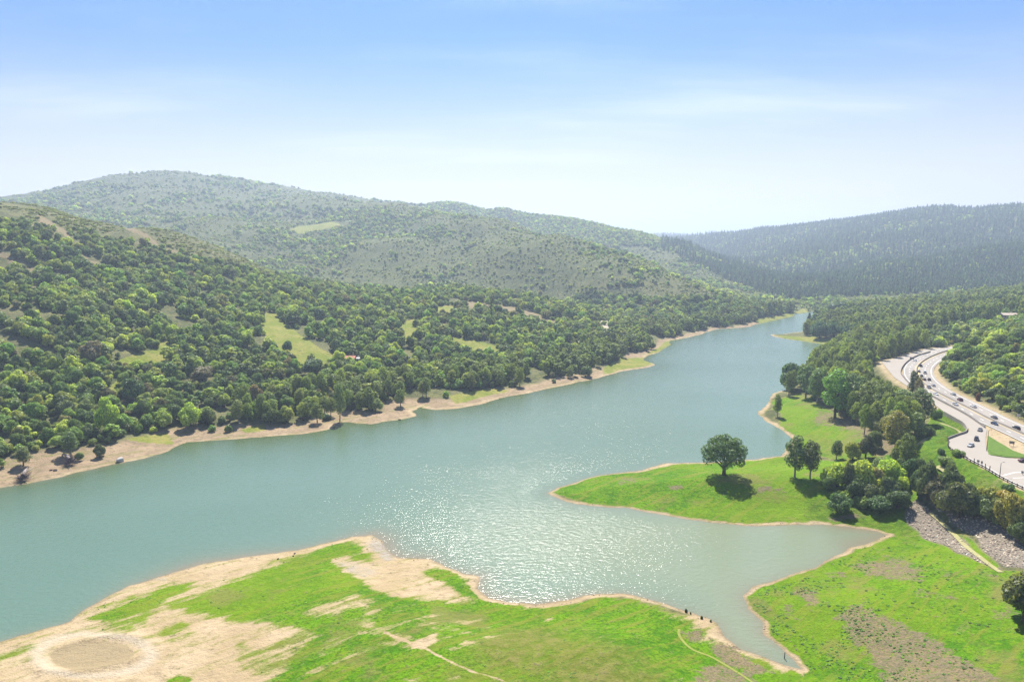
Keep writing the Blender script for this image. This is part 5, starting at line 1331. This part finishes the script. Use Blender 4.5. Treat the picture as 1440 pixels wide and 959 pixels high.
# ------------------------------------------------------------------ houses among the trees
WIN = simple('house_window_glass', (.05, .06, .07), .2, spec=.6); DOORM = simple('house_door', (.16, .10, .07), .6)
def house(x, y, L, W, H, roof_h, wallc, roofc, label, rz=0.0, lift=0.0):
    z = float(ground(x, y)); e = empty('house', (x, y, z), rz)
    WM = simple('house_wall', wallc, .85, var=.12, scale=.8); RM = simple('house_roof', roofc, .8, var=.15, scale=1.2)
    link(bpy.data.objects.new('wall', new_mesh('house_wall', *box_geo(-L/2, L/2, -W/2, W/2, -1.5, H), [WM])), e)
    o = .5; V = [(-L/2-o, -W/2-o, H+.02), (L/2+o, -W/2-o, H+.02), (L/2+o, W/2+o, H+.02), (-L/2-o, W/2+o, H+.02), (-L/2-o, 0, H+roof_h), (L/2+o, 0, H+roof_h)]
    rf = link(bpy.data.objects.new('roof', new_mesh('house_roof', V, [(0,1,5,4),(2,3,4,5),(0,4,3),(1,2,5),(3,2,1,0)], [RM])), e)
    link(bpy.data.objects.new('chimney', new_mesh('chimney', *box_geo(L*.2, L*.2+.8, .5, 1.3, H+.3, H+roof_h+1.0), [WM])), rf)
    n = max(2, int(L / 4))
    for i in range(n):
        xx = -L/2 + L * (i + .5) / n
        if i == n // 2: link(bpy.data.objects.new('door', new_mesh('house_door', *box_geo(xx-.5, xx+.5, -W/2-.06, -W/2-.004, 0, 2.1), [DOORM])), e)
        else: link(bpy.data.objects.new('window', new_mesh('house_window', *box_geo(xx-.8, xx+.8, -W/2-.05, -W/2-.004, H-2.0, H-.7), [WIN])), e)
    tag(e, label, 'house')
for (x, y), a in zip(HOUSE_XY, HOUSES): house(x, y, *a[2:])

# ------------------------------------------------------------------ air, sky, sun, camera
SUN_AZ, SUN_EL = R(-2.0), R(52)
hz = bpy.data.materials.new('haze_air'); hz.use_nodes = True
nt = NT(hz.node_tree); nt.n.clear()
o_ = nt.node('ShaderNodeOutputMaterial'); pv = nt.node('ShaderNodeVolumePrincipled')
pv.inputs['Color'].default_value = (.66, .80, 1.0, 1); pv.inputs['Density'].default_value = HAZE; pv.inputs['Anisotropy'].default_value = .35
nt.link(pv.outputs[0], o_.inputs['Volume'])
zlo = float(GZ.min()) - 1.5; zhi = float(max(GZ.max() + 35, CAMZ + 20))
hx_ = 17600.0
V = [(sx * hx_, sy * hx_, z) for z in (zlo, zhi) for sx, sy in ((-1,-1),(1,-1),(1,1),(-1,1))]
hb = new_mesh('haze', V, [(0,3,2,1),(4,5,6,7),(0,1,5,4),(1,2,6,5),(2,3,7,6),(3,0,4,7)], [hz])
tag(link(bpy.data.objects.new('haze', hb)), 'pale blue summer haze filling the valley', 'haze', kind='stuff')

w = bpy.data.worlds.new('World'); sc.world = w; w.use_nodes = True
nt = NT(w.node_tree); nt.n.clear()
sky = nt.node('ShaderNodeTexSky', sky_type='NISHITA', sun_disc=False)
sky.sun_elevation = SUN_EL; sky.sun_rotation = SUN_AZ; sky.altitude = 200; sky.air_density = 1.0; sky.dust_density = .3; sky.ozone_density = 3.0
tc = nt.node('ShaderNodeTexCoord'); gen = tc.outputs['Generated']
sx = nt.node('ShaderNodeSeparateXYZ'); nt.link(gen, sx.inputs[0])
den = nt.math('ADD', nt.math('MAXIMUM', sx.outputs[2], 0), .10)
cx = nt.node('ShaderNodeCombineXYZ')
nt.link(nt.math('DIVIDE', sx.outputs[0], den), cx.inputs[0]); nt.link(nt.math('DIVIDE', sx.outputs[1], den), cx.inputs[1])
cl = nt.noise(1.0, 6, nt.vmul(cx.outputs[0], (.32, .85, 1)), .55)
cl2 = nt.noise(.35, 3, cx.outputs[0], .5)
f = nt.math('MULTIPLY', nt.step(cl, .42, .72), nt.step(cl2, .36, .58))
lowf = nt.math('SUBTRACT', 1.0, nt.step(sx.outputs[2], .10, .42))
f = nt.math('MULTIPLY', f, nt.math('MULTIPLY_ADD', lowf, .40, .14))
tintf = nt.step(sx.outputs[2], .04, .34)
skyc = nt.mix(tintf, nt.vmul(sky.outputs[0], (.95, .80, .86)), nt.vmul(sky.outputs[0], (.42, .67, 1.0)))
colr = nt.mix(f, skyc, (8.2, 8.9, 9.8))
veil = nt.math('SUBTRACT', 1.0, nt.step(sx.outputs[2], -.02, .26))
colr = nt.mix(nt.math('MULTIPLY', veil, .80), colr, (6.2, 5.9, 6.0))
bg = nt.node('ShaderNodeBackground'); nt.link(colr, bg.inputs[0]); bg.inputs[1].default_value = SKY
wo = nt.node('ShaderNodeOutputWorld'); nt.link(bg.outputs[0], wo.inputs[0])

sl = bpy.data.lights.new('sun', 'SUN'); sl.energy = SUN; sl.angle = R(.55); sl.color = (1, .95, .87)
so = link(bpy.data.objects.new('sun', sl))
d = Vector((math.sin(SUN_AZ) * math.cos(SUN_EL), math.cos(SUN_AZ) * math.cos(SUN_EL), math.sin(SUN_EL)))
so.rotation_euler = d.to_track_quat('Z', 'Y').to_euler(); so.location = (0, 0, 500)

cam = bpy.data.cameras.new('camera'); co = link(bpy.data.objects.new('camera', cam))
cam.sensor_width = 36; cam.lens = 24.0; cam.clip_start = 1; cam.clip_end = 60000
co.location = (0, 0, CAMZ); co.rotation_euler = (math.pi / 2 - PITCH, 0, 0)
sc.camera = co
sc.view_settings.view_transform = 'Standard'; sc.view_settings.look = 'None'; sc.view_settings.gamma = 1; sc.view_settings.use_curve_mapping = False
sc.view_settings.exposure = EXPO
cy_ = sc.cycles
cy_.max_bounces = 5; cy_.diffuse_bounces = 2; cy_.glossy_bounces = 2; cy_.transmission_bounces = 2; cy_.transparent_max_bounces = 4; cy_.volume_bounces = 0
cy_.use_denoising = True; cy_.denoising_input_passes = 'RGB_ALBEDO_NORMAL'; cy_.denoising_prefilter = 'NONE'; cy_.sample_clamp_direct = 12; cy_.sample_clamp_indirect = 6; cy_.caustics_reflective = False; cy_.caustics_refractive = False
cy_.use_adaptive_sampling = False
